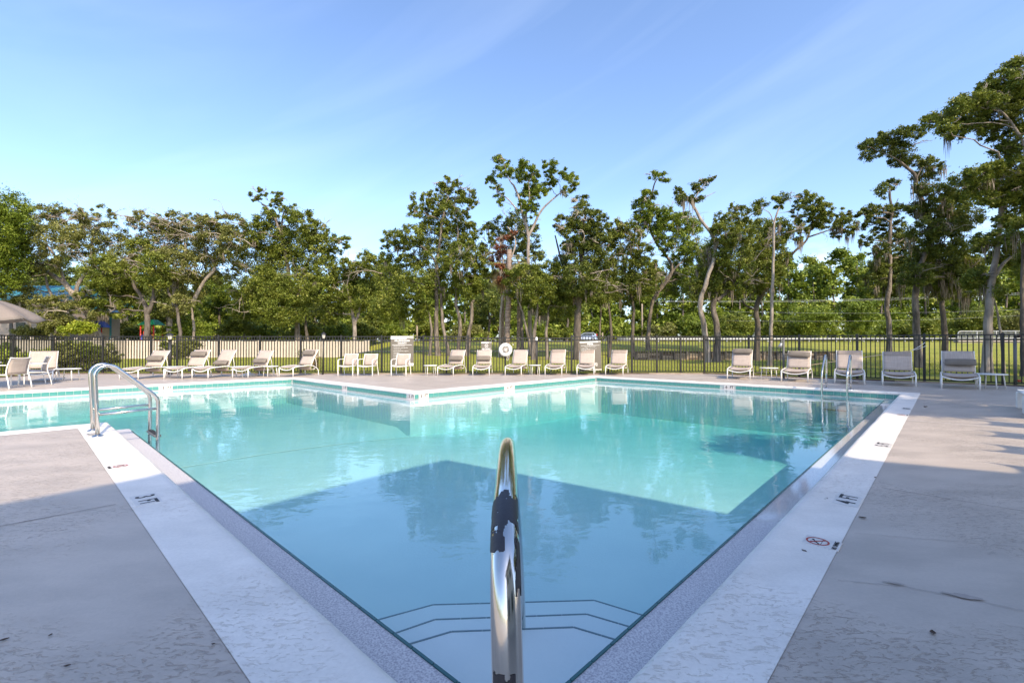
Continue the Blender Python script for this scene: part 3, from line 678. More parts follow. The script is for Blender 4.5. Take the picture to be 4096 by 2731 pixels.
ys = [-120, -70, -40, -20, 0, 8, 14, 17, 18, 18.7, 19.4] + [20 + i * .6 for i in range(74)] + [65, 68, 72, 76, 82, 90, 96, 105, 120, 150, 200, 320]
ys = sorted(set([round(y, 3) for y in ys if abs(y - RWY) > .29 or y == RWY] + [RWY - .03, RWY + .03]))
bm = bmesh.new(); gv = [[bm.verts.new((x, y, tz(x, y))) for x in xs] for y in ys]
for j in range(len(ys) - 1):
    for i in range(len(xs) - 1):
        if all(deck_inside(p) for p in ((xs[i], ys[j]), (xs[i + 1], ys[j]), (xs[i], ys[j + 1]), (xs[i + 1], ys[j + 1]))): continue
        f = bm.faces.new((gv[j][i], gv[j][i + 1], gv[j + 1][i + 1], gv[j + 1][i])); f.smooth = True
loose = [v for v in bm.verts if not v.link_faces]; bmesh.ops.delete(bm, geom=loose, context='VERTS')
# cut away anything still lying over the pool and deck
me = bpy.data.meshes.new('lawn'); bm.to_mesh(me); bm.free(); me.materials.append(M['lawn'])
tag(link('lawn', me), 'sloping green lawn behind the black fence', kind='structure')
def strip(name, y0, y1, x0, x1, dz, m, label, n=70):
    mbk = MB(); mbk.sheet([[Vector((x0 + (x1 - x0) * i / n, y, max(tz(x0 + (x1 - x0) * i / n, y), 0) + dz)) for y in (y1, (y0 + y1) / 2, y0)] for i in range(n + 1)])
    o = mbk.build(name, m); return tag(o, label, kind='structure')
strip('footpath', 54.2, 57.2, -13, 90, .03, M['concrete'], 'pinkish concrete path across the top of the lawn')
strip('road', 72, 90, -120, 140, .06, M['asphalt'], 'asphalt road beyond the path')
# grass blades: near strip behind the fence and tufts over the lawn
def blades(n, fn, h0, h1, name, label, m):
    rng = np.random.default_rng(11); P = fn(rng, n); n = len(P)
    ang = rng.uniform(0, 2 * np.pi, n); h = rng.uniform(h0, h1, n); wd = h * .16
    lean = rng.normal(0, .35, (n, 2)) * h[:, None]
    v = np.zeros((n, 3, 3)); v[:, 0] = P; v[:, 1] = P; v[:, 2] = P
    v[:, 0, 0] -= np.cos(ang) * wd; v[:, 0, 1] -= np.sin(ang) * wd; v[:, 1, 0] += np.cos(ang) * wd; v[:, 1, 1] += np.sin(ang) * wd
    v[:, 2, 0] += lean[:, 0]; v[:, 2, 1] += lean[:, 1]; v[:, 2, 2] += h
    me = np_mesh(name, v.reshape(-1, 3), n, 3, m, rng.uniform(0, 1, n)); o = link(name, me); return tag(o, label, kind='stuff')
def np_mesh(name, verts, nf, k, m, tint):
    me = bpy.data.meshes.new(name); me.vertices.add(len(verts)); me.vertices.foreach_set('co', verts.astype(np.float32).ravel())
    me.loops.add(nf * k); me.loops.foreach_set('vertex_index', np.arange(nf * k, dtype=np.int32))
    me.polygons.add(nf); me.polygons.foreach_set('loop_start', np.arange(0, nf * k, k, dtype=np.int32)); me.polygons.foreach_set('loop_total', np.full(nf, k, dtype=np.int32))
    at = me.attributes.new('tint', 'FLOAT', 'FACE'); at.data.foreach_set('value', tint.astype(np.float32))
    me.update(calc_edges=True); me.materials.append(m); return me
def lawn_pts(rng, n):
    y = 19.7 + 20 * rng.random(n) ** 1.7; x = rng.uniform(-1.15, 1.15, n) * y
    P = [(a, b, tz(a, b) - .004) for a, b in zip(x, y) if not deck_inside((a, b), -.06)]
    return np.array(P)
blades(60000, lawn_pts, .03, .085, 'grass', 'short grass blades on the lawn behind the fence', M['grass_blade'])

# ---------------------------------------------------------------- black fence
def z_off(x): return -.065 if -2.0 < x < 2.4 else 0.0
picket_me = MB().box((0, 0, 0), (.028, .028, 1.0)).mesh('picket', M['black_metal'])
post_mb = MB().box((0, 0, .80), (.075, .075, 1.66), bev=.004); post_mb.box((0, 0, 1.64), (.066, .066, .03), bev=.006); post_me = post_mb.mesh('post', M['black_metal'])
def fence(pts, drop, label, first=True, last=True):
    o = empty('metal_fence', (*pts[0][:2], 0), 0, label, 'fence', 'black picket fence around the pool')
    P = [Vector((p[0], p[1], 0)) for p in pts]; org = P[0]
    for i, p in enumerate(P):
        if (i == 0 and not first) or (i == len(P) - 1 and not last): continue
        q = link('post', post_me, o, p - org + Vector((0, 0, drop[i]))); q.rotation_euler = (0, 0, math.atan2(*(P[min(i + 1, len(P) - 1)] - P[max(i - 1, 0)]).yx))
    tops = [1.60 + d for d in drop]
    for nm, zt in (('top_rail', 1.595), ('middle_rail', 1.445), ('bottom_rail', .075)):
        mbk = MB()
        for i in range(len(P) - 1):
            d = P[i + 1] - P[i]; rz = math.atan2(d.y, d.x)
            z0, z1 = zt + drop[i] * (zt / 1.6), zt + drop[i + 1] * (zt / 1.6)
            T = Matrix.Rotation(rz, 4, 'Z') @ Matrix.Rotation(-math.atan2(z1 - z0, d.length), 4, 'Y')
            mbk.box((P[i] + P[i + 1]) / 2 - org + Vector((0, 0, (z0 + z1) / 2)), (d.length - .05, .034, .040), M=T)
        mbk.build(nm, M['black_metal'], o)
    for i in range(len(P) - 1):
        d = P[i + 1] - P[i]; k = max(2, round(d.length / .1235)); rz = math.atan2(d.y, d.x)
        for j in range(1, k):
            t = j / k; p = P[i] + d * t - org; dr = drop[i] + (drop[i + 1] - drop[i]) * t
            q = link('picket', picket_me, o, (p.x, p.y, (1.59 + dr + .07) / 2), rz); q.scale = (1, 1, 1.52 + dr)
    return o
def fx(px, Y=FY): return ((px - CX4) * Y / F4, Y)
lp = [FL0 + FLD * (1.95 * k) for k in (3, 2, 1)]
fence([(p.x, p.y) for p in lp] + [fx(214)], [0, 0, 0, 0], 'black picket fence return at the far left behind the hedge', last=False)
fence([fx(p) for p in (214, 412, 605, 709, 875, 1040, 1203, 1365, 1527, 1694, 1786, 1872)], [0] * 12, 'black picket fence run behind the left loungers and the county sign')
fence([fx(p) for p in (1872, 2021, 2148, 2286)], [-.065] * 4, 'short lower black fence section behind the life ring', False, False)
fence([fx(p) for p in (2286, 2433, 2527, 2627, 2722, 2817)], [0] * 6, 'black picket fence run right of the pool rules sign')
rp_ = [FR0 + FRD * (1.79 * k) for k in range(0, 9)]
fence([(p.x, p.y) for p in rp_], [-.012 * k for k in range(9)], 'black picket fence run coming forward behind the right loungers', False)
# timber edging between deck and lawn, board by board
edg = empty('timber_edging', (0, FY - .55, 0), 0, 'weathered timber edging board between deck and lawn', 'edging')
def edge_run(a, b, k, pale=()):
    A, B = Vector(a), Vector(b)
    for i in range(k):
        p, q = A.lerp(B, i / k), A.lerp(B, (i + 1) / k); d = q - p
        MB().box((0, 0, 0), (d.length - .012, .085, .075), bev=.006).build('board', M['wood_pale'] if i in pale or random.random() < .15 else M['wood'], edg, (p + q) / 2 - edg.location + Vector((0, 0, .006 + random.uniform(-.008, .008))), math.atan2(d.y, d.x) + R(random.uniform(-.3, .3)))
edge_run((-19.5, FY - .56, 0), (8.1, FY - .56, 0), 12, (11,))
e0 = FR0 - FRN * .41 + FRD * .0
edge_run(e0, e0 + FRD * 15, 7)
e1 = FL0 - FLN * .41; edge_run(e1 + FLD * .5, e1 + FLD * 7, 3)

# ---------------------------------------------------------------- furniture
def sling_rows(f, n, w_, sag):                           # f(t) -> (y, z) centre line; sag towards the middle
    g = []
    for i in range(n + 1):
        y, z = f(i / n); g.append([Vector((w_ * (j / 6 - .5), y, z - sag * (1 - (2 * j / 6 - 1) ** 2))) for j in range(7)])
    return g
def pillow_mesh(w_, h_, t_):
    mbk = MB(); g = []; n_, m_ = 12, 10
    for i in range(n_ + 1):
        x = (i / n_ - .5); e = max(.10, (1 - (2 * abs(x)) ** 5)) ; row = []
        for j in range(m_ + 1):
            a = 2 * math.pi * j / m_; sq = 1 + .10 * math.cos(2 * a)
            row.append(Vector((x * w_, math.sin(a) * t_ / 2 * e ** .5, math.cos(a) * h_ / 2 * sq * (.86 + .14 * e))))
        g.append(row)
    mbk.sheet(g); return mbk.mesh('pillow', M['cushion'])
pil_me = pillow_mesh(.62, .21, .115)
CH = {}
def chaise_master():
    r = empty('sun_lounger')
    Wd = .70
    y1 = 1.02; hz_ = .405; bt = Vector((0, 1.44, 1.005)); bb = Vector((0, y1, hz_))
    def arch(x): return smooth_path([(x, .0, .335), (x, .18, .375), (x, .50, .395), (x, .85, .405), (x, 1.10, .375), (x, 1.27, .300), (x, 1.36, .245), (x, 1.41, .17), (x, 1.42, .0)], 4)
    for s_ in (-1, 1):
        x = s_ * Wd / 2
        MB().tube(arch(x), .019, 8, flat=.8).build('side_rail', M['white_metal'], r)
        MB().tube([(x, .0, .35), (x, 0, .18), (x, 0, .0)], .0195, 8).build('leg', M['white_metal'], r)
    MB().tube([(Wd * (i / 12 - .5), -.005, .335 - .085 * (1 - (2 * i / 12 - 1) ** 2)) for i in range(13)], .018, 8).build('crossbar', M['white_metal'], r)
    MB().tube([(Wd * (i / 8 - .5) * .96, 1.22, .27 - .05 * (1 - (2 * i / 8 - 1) ** 2)) for i in range(9)], .014, 7).build('crossbar', M['white_metal'], r)
    sb = MB(); sb.sheet(sling_rows(lambda t: (.01 + t * (y1 - .03), .362 + .045 * math.sin(t * math.pi * .55)), 10, Wd - .06, .030), .006)
    sb.build('seat', M['sling'], r)
    bd = (bt - bb).normalized(); bn = Vector((0, bd.z, -bd.y))
    def back(t, u_): return bb + (bt - bb) * t + Vector((u_ * (Wd - .07), 0, 0)) + bn * .028 * math.sin(math.pi * t) * -1 + bn * (-.022) * (1 - (2 * u_) ** 2) + Vector((0, 0, .012 * (2 * u_) ** 2))
    g = [[back(.02 + .98 * i / 8, j / 8 - .5) for j in range(9)] for i in range(9)]
    MB().sheet(g, .006).build('backrest', M['sling'], r)
    for s_ in (-1, 1):
        x = s_ * (Wd / 2 - .03); MB().tube([bb + Vector((x, 0, -.02)), bb.lerp(bt, .5) + Vector((x, 0, 0)) - bn * .02, bt + Vector((x, 0, .012))], .0145, 8).build('back_frame', M['white_metal'], r)
    # lower lever of the back, its sling and the prop behind
    lo_ = [(.0, y1 - .02, .385), (0, .86, .29), (0, .98, .215), (0, 1.22, .20)]
    MB().sheet([[Vector((x, p[1], p[2] - .02 * (1 - (2 * (x / .6)) ** 2))) for x in (-.30, -.15, 0, .15, .30)] for p in smooth_path([(0, 1.04, .36), (0, 1.02, .27), (0, 1.12, .22), (0, 1.34, .24)], 3)], .006).build('lower_sling', M['sling'], r)
    for s_ in (-1, 1):
        MB().tube([(s_ * .31, 1.27, .72), (s_ * .315, 1.33, .50), (s_ * .33, 1.33, .27)], .010, 6).build('prop', M['white_metal'], r)
    return r, back, bn
def double_top(back):
    g = [[back(.76 + .25 * i / 4, j / 8 - .5) + Vector((0, -.006, 0)) for j in range(9)] for i in range(5)]
    return MB().sheet(g, .003).mesh('top_band', M['sling2'])
ch0, back_fn, bn0 = chaise_master(); band_me = double_top(back_fn); used = [False]
def chaise(pxl, pxr, py, head, label, pil=None, band=False, ptilt=0.0, pdx=0.0):
    A, B = G4(pxl, py), G4(pxr, py); mid = (A + B) / 2
    if used[0]: o = copy_tree(ch0)
    else: o = ch0; used[0] = True
    for c in list(o.children):
        if c.name.startswith(('pillow', 'top_band', 'strap')): bpy.data.objects.remove(c)
    o.location = (mid.x, mid.y, .001); o.rotation_euler = (0, 0, -R(head))
    sc_ = min(1.08, max(.94, (B - A).length / .70)); o.scale = (sc_, 1 + random.uniform(-.03, .03), 1 + random.uniform(-.02, .02))
    o['label'] = label; o['category'] = 'sun lounger'; o['group'] = 'white framed taupe sling sun loungers'
    CH[label] = (o, pil, band, ptilt, pdx)
    return o
LG = [
 ((476.7, 556, 1517.5), 4, 'lounger with its pillow halfway up the backrest, left of the first round table', .42, False),
 ((654, 732, 1515.5), 5, 'lounger with its pillow high on the backrest, by the stout lamp post', .66, False),
 ((765, 837, 1514), 9, 'lounger whose pillow rests at the very foot of its backrest', .13, False),
 ((926, 997.5, 1511), 11, 'lounger with its pillow in the lower third of the backrest, over a white umbrella base', .24, False),
 ((1111, 1178.5, 1507), 17, 'lounger beside the slim lamp post, pillow high on its backrest', .70, False),
 ((1748, 1815.5, 1502.6), 15, 'lounger with a low pillow just right of the county sign and beside a small table', .34, False),
 ((1891, 1957, 1502.3), 2, 'lounger with a low pillow directly in front of the NO DIVING sign', .34, False),
 ((2019.6, 2085.8, 1501.8), 14, 'lounger without pillow half covering the life ring', None, False),
 ((2179.8, 2247, 1500.6), 14, 'lower lounger without pillow between the small table and the pool rules sign', None, True),
 ((2307.8, 2375, 1500.6), 12, 'lounger without pillow in front of the pool rules sign', None, True),
 ((2422, 2491, 1500.4), 22, 'lounger without pillow just right of the pool rules sign', None, True),
 ((2912.7, 2994, 1517), 32, 'lounger with its pillow rolled over the top of the backrest, first of the right row', .86, False),
 ((3131, 3222.4, 1526), 38, 'lounger with a slanting pillow below the top of its backrest, beside the spotlight post', .72, False),
 ((3345.6, 3448, 1535), 36, 'lounger without pillow standing behind the right ladder', None, True),
 ((3538, 3652, 1544), 38, 'lounger without pillow in front of the wooden pole, between ladder and shaded lounger', None, True),
 ((3776, 3904, 1556.4), 42, 'lounger with a sagging loose pillow, last of the right row by the shaded deck', .38, False),
]
for (a, b, y), hd, lb, pil, band in LG: chaise(a, b, y, hd, lb, pil, band, ptilt={'lounger with a slanting': 4}.get(lb[:23], 0) , pdx=.04 if 'sagging' in lb else 0)
chaise(95, 198, 1529, -38, 'lounger without pillow at the far left, behind the two pulled out armchairs', None, False)
for lb, (o, pil, band, ptilt, pdx) in CH.items():
    if band: link('top_band', band_me, o)
    if pil is not None:
        c = back_fn(pil, 0) - bn0 * (-.0) + Vector((pdx, -.065, .045))
        q = link('pillow', pil_me, o, c); q.rotation_euler = (R(-34), R(ptilt), 0)
        if pil < .2: q.rotation_euler = (R(-50), 0, 0)
        for sgn in (-1, 1):
            MB().box((sgn * .327, .02, 0), (.006, .06, .03)).build('strap', M['cushion'], q)

def armchair_master():
    r = empty('armchair'); Wd = .60
    for s_ in (-1, 1):
        x = s_ * Wd / 2
        MB().tube(smooth_path([(x, 0, 0), (x, .0, .35), (x, .0, .585), (x, .035, .628), (x, .12, .652), (x, .34, .655), (x * .98, .50, .655)], 3), .021, 7, flat=.7).build('arm', M['white_metal'], r)
        MB().tube(smooth_path([(x, .60, 0), (x * .99, .56, .22), (x * .96, .50, .45), (x * .92, .53, .66), (x * .90, .61, .87)], 4), .0165, 7, flat=.8).build('leg', M['white_metal'], r)
        MB().tube([(x * .98, .01, .40), (x * .94, .25, .395), (x * .93, .49, .385)], .015, 6).build('seat_rail', M['white_metal'], r)
    MB().tube([(Wd * (i / 8 - .5), .01, .40 - .035 * (1 - (2 * i / 8 - 1) ** 2)) for i in range(9)], .016, 7).build('crossbar', M['white_metal'], r)
    MB().tube([(Wd * .9 * (i / 8 - .5), .612, .862 - .018 * (1 - (2 * i / 8 - 1) ** 2)) for i in range(9)], .013, 7).build('top_bar', M['white_metal'], r)
    MB().sheet(sling_rows(lambda t: (.015 + t * .47, .412 - .02 * math.sin(t * math.pi)), 6, Wd - .07, .028), .005).build('seat', M['sling'], r)
    g = []
    for i in range(8):
        t = i / 7; y = .50 + .035 * t + .075 * t * t; z = .41 + .455 * t
        g.append([Vector(((j / 6 - .5) * (Wd - .09), y + .02 * (1 - (2 * j / 6 - 1) ** 2), z)) for j in range(7)])
    MB().sheet(g, .005).build('backrest', M['sling'], r); return r
ac0 = armchair_master(); fst = [True]
def armchair(loc, rz, label):
    o = ac0 if fst[0] else copy_tree(ac0); fst[0] = False
    o.location = loc; o.rotation_euler = (0, 0, rz); tag(o, label, 'armchair', 'white framed taupe sling armchairs')
for (a, b, y), hd, lb in (((1349.7, 1413.4, 1503.4), 4, 'left armchair of the close pair in front of the end of the cream fence'), ((1427.9, 1493.4, 1503.4), 6, 'right armchair of the close pair beside the county sign'), ((1562, 1627, 1504), 6, 'single armchair in front of the county sign')):
    A, B = G4(a, y), G4(b, y); armchair(((A.x + B.x) / 2, A.y, .001), -R(hd), lb)
tcx, tcy = -14.95, 12.75
armchair((-14.45, 13.02, .001), R(-90) , 'armchair with its back turned, nearest at the far left under the parasol')
armchair((-14.72, 13.85, .001), R(-32), 'armchair behind the back-turned one at the far left table')

def table_master(rad, hgt, legs=4, oval=1.0):
    r = empty('side_table')
    mbk = MB(); pr = [(0.001, hgt - .018), (rad - .02, hgt - .018), (rad, hgt - .008), (rad, hgt + .006), (rad - .008, hgt + .012), (0.001, hgt + .012)]
    mbk.lathe(pr, n=28); mbk.build('table_top', M['white_plastic'], r)
    for k in range(legs):
        a = R(45 + 360 / legs * k); c, s_ = math.cos(a), math.sin(a)
        MB().tube([(c * (rad - .07), s_ * (rad - .07), hgt - .02), (c * (rad - .035), s_ * (rad - .035), 0)], .014, 8).build('leg', M['white_metal'], r)
    return r
tb0 = table_master(.30, .40); ft = [True]
def side_table(px, py, label, s_=1.0, rz=0.0):
    o = tb0 if ft[0] else copy_tree(tb0); ft[0] = False
    g = G4(px, py); o.location = (g.x, g.y, .001); o.rotation_euler = (0, 0, rz); o.scale = (s_, s_, 1); tag(o, label, 'side table', 'low round white side tables')
side_table(272, 1521, 'wide low white table standing alone between the far left lounger and the left ladder', 1.2, .3)
side_table(690, 1509, 'low white table between the two leftmost reclined loungers', 1.05, .5)
side_table(957, 1508, 'low white table between the third and fourth left loungers', .95, .2)
side_table(1082, 1505.5, 'low white table in front of the lounger over the umbrella base', .98, .9)
side_table(1722, 1500.5, 'low white table touching the lounger right of the county sign', .92, .4)
side_table(2139, 1499, 'low white table between the life ring lounger and the next one', .86, .2)
side_table(3075, 1516, 'low white table between the first two loungers of the right row', 1.0, .6)
side_table(3962, 1553, 'low white table at the end of the right row of loungers', 1.15, .35)

# dining table with parasol at the far left
t = empty('dining_table', (tcx, tcy, .001), 0, 'round white dining table at the far left edge', 'table')
MB().lathe([(.001, .70), (.56, .70), (.58, .712), (.58, .728), (.57, .735), (.001, .735)], n=36).build('table_top', M['white_plastic'], t)
for k in range(4):
    a = R(45 + 90 * k); MB().tube([(math.cos(a) * .40, math.sin(a) * .40, .70), (math.cos(a) * .46, math.sin(a) * .46, 0)], .018, 8).build('leg', M['white_metal'], t)
um = empty('parasol', (tcx, tcy, .001), 0, 'open taupe canvas parasol cut by the left edge', 'parasol')
MB().tube([(0, 0, .02), (0, 0, 2.66)], .022, 12).build('pole', M['white_metal'], um)
MB().lathe([(.001, .0), (.26, .0), (.27, .03), (.24, .06), (.05, .09), (.03, .18), (.001, .18)], n=24).build('base', M['white_plastic'], um)
g = []; RU = 1.46; n_ = 48
for i in range(13):
    t_ = i / 12; row = []
    for k in range(n_ + 1):
        a = 2 * math.pi * k / n_; m8 = abs(((k / n_ * 8) % 1) - .5) * 2     # 1 on the ribs, 0 between them
        rr_ = RU * t_ * (math.cos(R(22.5)) / math.cos(((k / n_ * 8) % 1 - .5) * R(45))) * (1 - .035 * (1 - m8) * t_)
        z = 2.60 - .36 * t_ ** 1.25 - .28 * t_ ** 3 - .10 * (1 - m8 ** 1.6) * t_ ** 1.6
        row.append(Vector((rr_ * math.cos(a), rr_ * math.sin(a), z)))
    g.append(row)
cn = MB().sheet(g, .003).build('canopy', M['umbrella'], um)
g = [[Vector((p.x * .30, p.y * .30, p.z + .0)) for p in row] for row in g[:1]]
MB().lathe([(.001, 2.70), (.10, 2.66), (.30, 2.60), (.44, 2.545), (.45, 2.535), (.30, 2.585)], n=16).build('vent_cap', M['umbrella'], cn)
MB().lathe([(.001, 2.76), (.022, 2.745), (.026, 2.71), (.02, 2.68)], n=12).build('finial', M['white_metal'], um)
for k in range(8):
    a = R(45 * k); MB().tube([(math.cos(a) * .03, math.sin(a) * .03, 2.55), (math.cos(a) * .8, math.sin(a) * .8, 2.33), (math.cos(a) * 1.38, math.sin(a) * 1.38, 1.985)], .008, 5).build('rib', M['white_metal'], um)
# white umbrella base under a lounger
ub = MB(); ub.lathe([(.001, 0), (.40, 0), (.42, .03), (.36, .07), (.20, .12), (.06, .16), (.04, .24), (.001, .24)], n=24)
o = ub.build('umbrella_base', M['white_plastic'], None, (0, 0, 0)); gg = G4(998, 1503.5); o.location = (gg.x, gg.y, .001); o.scale = (.8, .6, .8)
tag(o, 'white plastic umbrella base on the deck under a left lounger', 'umbrella base')

# white slab legged bench at the far right
bn_ = empty('bench', G4(4062, 1631), angU, 'low white bench with slab legs cut by the right edge', 'bench')
for k, xx in enumerate((0.0, -1.02, -1.72)):
    MB().box((xx, -.06, .155), (.13, .12, .31), bev=.012).build('leg', M['white_plastic'], bn_)
    MB().box((xx, -.62, .155), (.13, .12, .31), bev=.012).build('leg', M['white_plastic'], bn_)
for k in range(5): MB().box((-.85, -.08 - .135 * k, .335), (2.1, .115, .030), bev=.006).build('slat', M['white_plastic'], bn_)
for xx in (0.0, -1.02, -1.72): MB().box((xx, -.34, .30), (.06, .66, .035), bev=.004).build('brace', M['white_plastic'], bn_)

# lamps, posts
def bollard(px, py, top, rad, label, lean=0.0, hr_=1.0):
    g = G4(px, py); r = empty('bollard_lamp', (g.x, g.y, 0), 0, label, 'lamp post'); r.rotation_euler = (0, R(lean), 0)
    MB().tube([(0, 0, 0), (0, 0, top - .30)], rad, 14).build('post', M['black_metal'], r)
    MB().lathe([(rad, top - .31), (rad * 1.5, top - .30), (.075 * hr_, top - .27), (.075 * hr_, top - .26)], n=8).build('collar', M['black_metal'], r)
    MB().lathe([(.070 * hr_, top - .26), (.118 * hr_, top - .10)], n=8).build('lamp_glass', M['lamp_glass'], r)
    for k in range(6):
        a = R(60 * k); MB().tube([(math.cos(a) * .072 * hr_, math.sin(a) * .072 * hr_, top - .26), (math.cos(a) * .12 * hr_, math.sin(a) * .12 * hr_, top - .10)], .007, 4).build('glazing_bar', M['black_metal'], r)
    MB().lathe([(.155 * hr_, top - .105), (.150 * hr_, top - .09), (.10 * hr_, top - .05), (.05 * hr_, top - .015), (.016, top), (.001, top + .02)], n=8).build('lamp_cap', M['black_metal'], r)
bollard(680, 1499, 1.72, .060, 'stout black lamp post with lantern behind the left loungers', 0, .95)
bollard(1292, 1498, 1.76, .034, 'slim leaning black lamp post with lantern behind the fifth lounger', .9, .72)
g = G4(2146, 1497); r = empty('post_lamp', (g.x, g.y, 0), 0, 'black post with a small white cap right of the life ring', 'post')
MB().tube([(0, 0, 0), (0, 0, 1.42)], .045, 12).build('post', M['black_metal'], r); MB().lathe([(.05, 1.42), (.055, 1.47), (.04, 1.54), (.001, 1.565)], n=12).build('post_cap', M['white_plastic'], r)
g = G4(3134, 1513); r = empty('spotlight_post', (g.x, g.y, 0), 0, 'grey post with a small side spotlight in the right row', 'lamp post')
MB().tube([(0, 0, 0), (0, 0, 1.44)], .036, 12).build('post', M['grey_metal'], r); MB().lathe([(.042, 1.43), (.042, 1.455), (.001, 1.47)], n=12).build('post_cap', M['grey_metal'], r)
hd = MB(); hd.tube([(-.09, -.03, 1.30), (-.17, -.06, 1.15)], [.035, .075], 12); hd.build('lamp_head', M['galv'], r); MB().tube([(0, 0, 1.36), (-.05, -.01, 1.37), (-.10, -.03, 1.32)], .012, 6).build('bracket', M['grey_metal'], r)
g = G4(4060, 1541); r = empty('gate_post', (g.x, g.y, 0), 0, 'tall grey gate latch post at the right end of the fence', 'post')
MB().tube([(0, 0, 0), (0, 0, 1.43)], .042, 12).build('post', M['grey_metal'], r); MB().box((.02, -.03, 1.47), (.15, .08, .07), bev=.015).build('latch', M['rubber'], r); MB().box((.09, -.04, 1.49), (.04, .05, .04), bev=.01).build('latch_knob', M['play_red'], r)
MB().box((.09, -.03, .14), (.10, .06, .07), bev=.015).build('valve', M['play_red'], r)

# leaning net pole
A, B = P4(2975, 1498, 18.0), P4(3640, 1402, 15.3)
npole = empty('net_pole', A, 0, 'long pale wooden hook pole leaning along the fence behind the right loungers', 'pole')
MB().tube([Vector((0, 0, 0)), (B - A)], .013, 8).build('shaft', M['bamboo'], npole)
C1 = P4(3700, 1370, 15.1) - A; C2 = P4(3708, 1381, 15.1) - A; e_ = B - A
MB().tube(smooth_path([e_ - (e_ * .08), e_, e_.lerp(C1, .5) + Vector((0, 0, -.03)), C1], 4), .009, 6).build('hook', M['white_metal'], npole)
MB().tube(smooth_path([e_, e_.lerp(C2, .5) + Vector((0, 0, -.03)), C2], 4), .008, 6).build('hook', M['white_metal'], npole)

# ---------------------------------------------------------------- signs and life ring
def sign(px0, px1, py0, py1, label, Y=FY - .06, tilt=0.0):
    c = P4((px0 + px1) / 2, (py0 + py1) / 2, Y); w_ = (px1 - px0) * Y / F4; h_ = (py1 - py0) * Y / F4
    r = empty('pool_sign', c, 0, label, 'sign'); r.rotation_euler = (0, R(tilt), 0)
    MB().box((0, 0, 0), (w_, .012, h_), bev=.002).build('panel', M['sign'], r)
    return r, w_, h_
def line(r, txt, x, z, size, sx_=.72, align='LEFT', wt=.001, m=None, name='lettering'): lettering(txt, size * (.80 if size < .06 else 1), r, (x, -.0088, z), 0, m or M['white_ink'], sx_=sx_ * (1.2 if size < .06 else 1), align=align, weight=wt if size > .06 else 0, name=name)
def band(r, x0, x1, z0, z1, m, dy=-.0075): MB().box(((x0 + x1) / 2, dy, (z0 + z1) / 2), (x1 - x0, .003, z1 - z0)).build('band', m, r)
r, sw, sh = sign(1563, 1654.6, 1343, 1464.5, 'tall taupe HILLSBOROUGH COUNTY swimming safety sign on the fence')
band(r, -sw / 2, sw / 2, sh / 2 - .11, sh / 2, M['sign_grey']); band(r, -sw / 2, sw * .19, sh / 2 - .14, sh / 2 - .06, M['white_ink'], -.009)
line(r, 'HILLSBOROUGH', 0, sh / 2 - .215, .098, .92, 'CENTER', .004); line(r, 'COUNTY', 0, sh / 2 - .32, .098, .92, 'CENTER', .004)
band(r, -.43, .43, sh / 2 - .40, sh / 2 - .385, M['white_ink'])
zz = sh / 2 - .445
for tx in ('\u2022 DROWNING IS SWIFT AND SILENT', '\u2022 CONSTANT EYES-ON, ADULT SUPERVISION', '   PREVENTS DROWNING', '\u2022 FLOTATION DEVICES ARE NOT A SUBSTITUTE', '   FOR SUPERVISION', '\u2022 DESIGNATE AN ADULT AS A WATER WATCHER', '\u2022 TEACH CHILDREN TO SWIM AND LEARN CPR', '\u2022 REMOVE TOYS FROM THE POOL'):
    line(r, tx, -.40, zz, .055, .60, wt=.0012); zz -= .073
band(r, -sw / 2 + .0, sw / 2, -sh / 2, -sh / 2 + .06, M['sign_grey']); band(r, -sw * .30, sw / 2, -sh / 2 + .06, -sh / 2 + .135, M['white_ink'], -.009)
r, sw, sh = sign(1924.6, 1967, 1367, 1408.4, 'small square NO DIVING sign on the fence')
band(r, -sw / 2, sw / 2, sh / 2 - .045, sh / 2, M['sign_grey']); band(r, -sw / 2, sw * .2, sh / 2 - .055, sh / 2 - .020, M['white_ink'], -.009)
mbk = MB(); k = 28
mbk.add([((.068 + s2 * .007) * math.cos(2 * math.pi * i / k), 0, (.068 + s2 * .007) * math.sin(2 * math.pi * i / k)) for i in range(k) for s2 in (-1, 1)], [(2 * i, 2 * i + 1, (2 * i + 3) % (2 * k), (2 * i + 2) % (2 * k)) for i in range(k)])
mbk.build('ring_symbol', M['white_ink'], r, (0, -.0085, .055))
for an in (45, -45): MB().box((0, 0, 0), (.12, .002, .013), M=Matrix.Rotation(R(an), 4, 'Y')).build('cross_bar', M['white_ink'], r, (0, -.0085, .055))
line(r, 'NO DIVING', 0, -.095, .115, .60, 'CENTER', .003); band(r, -sw / 2, sw / 2, -sh / 2, -sh / 2 + .02, M['sign_grey']); band(r, -sw * .3, sw / 2, -sh / 2 + .02, -sh / 2 + .055, M['white_ink'], -.009)
r, sw, sh = sign(2320, 2405, 1364, 1482, 'tilted taupe POOL rules sign on the fence', tilt=-2.0)
band(r, -sw / 2, sw / 2, sh / 2 - .05, sh / 2, M['sign_grey']); band(r, -sw / 2, sw * .36, sh / 2 - .065, sh / 2 - .02, M['white_ink'], -.009)
line(r, 'POOL', 0, sh / 2 - .13, .095, 1.0, 'CENTER', .005); band(r, -.40, .40, sh / 2 - .195, sh / 2 - .185, M['white_ink'])
zz = sh / 2 - .225
line(r, 'THIS POOL IS FOR THE ENJOYMENT OF RESIDENTS AND', 0, zz, .034, .66, 'CENTER', .0008); zz -= .033
line(r, 'THEIR GUESTS. POOL OPEN DAWN TO DUSK.', 0, zz, .034, .66, 'CENTER', .0008); zz -= .045
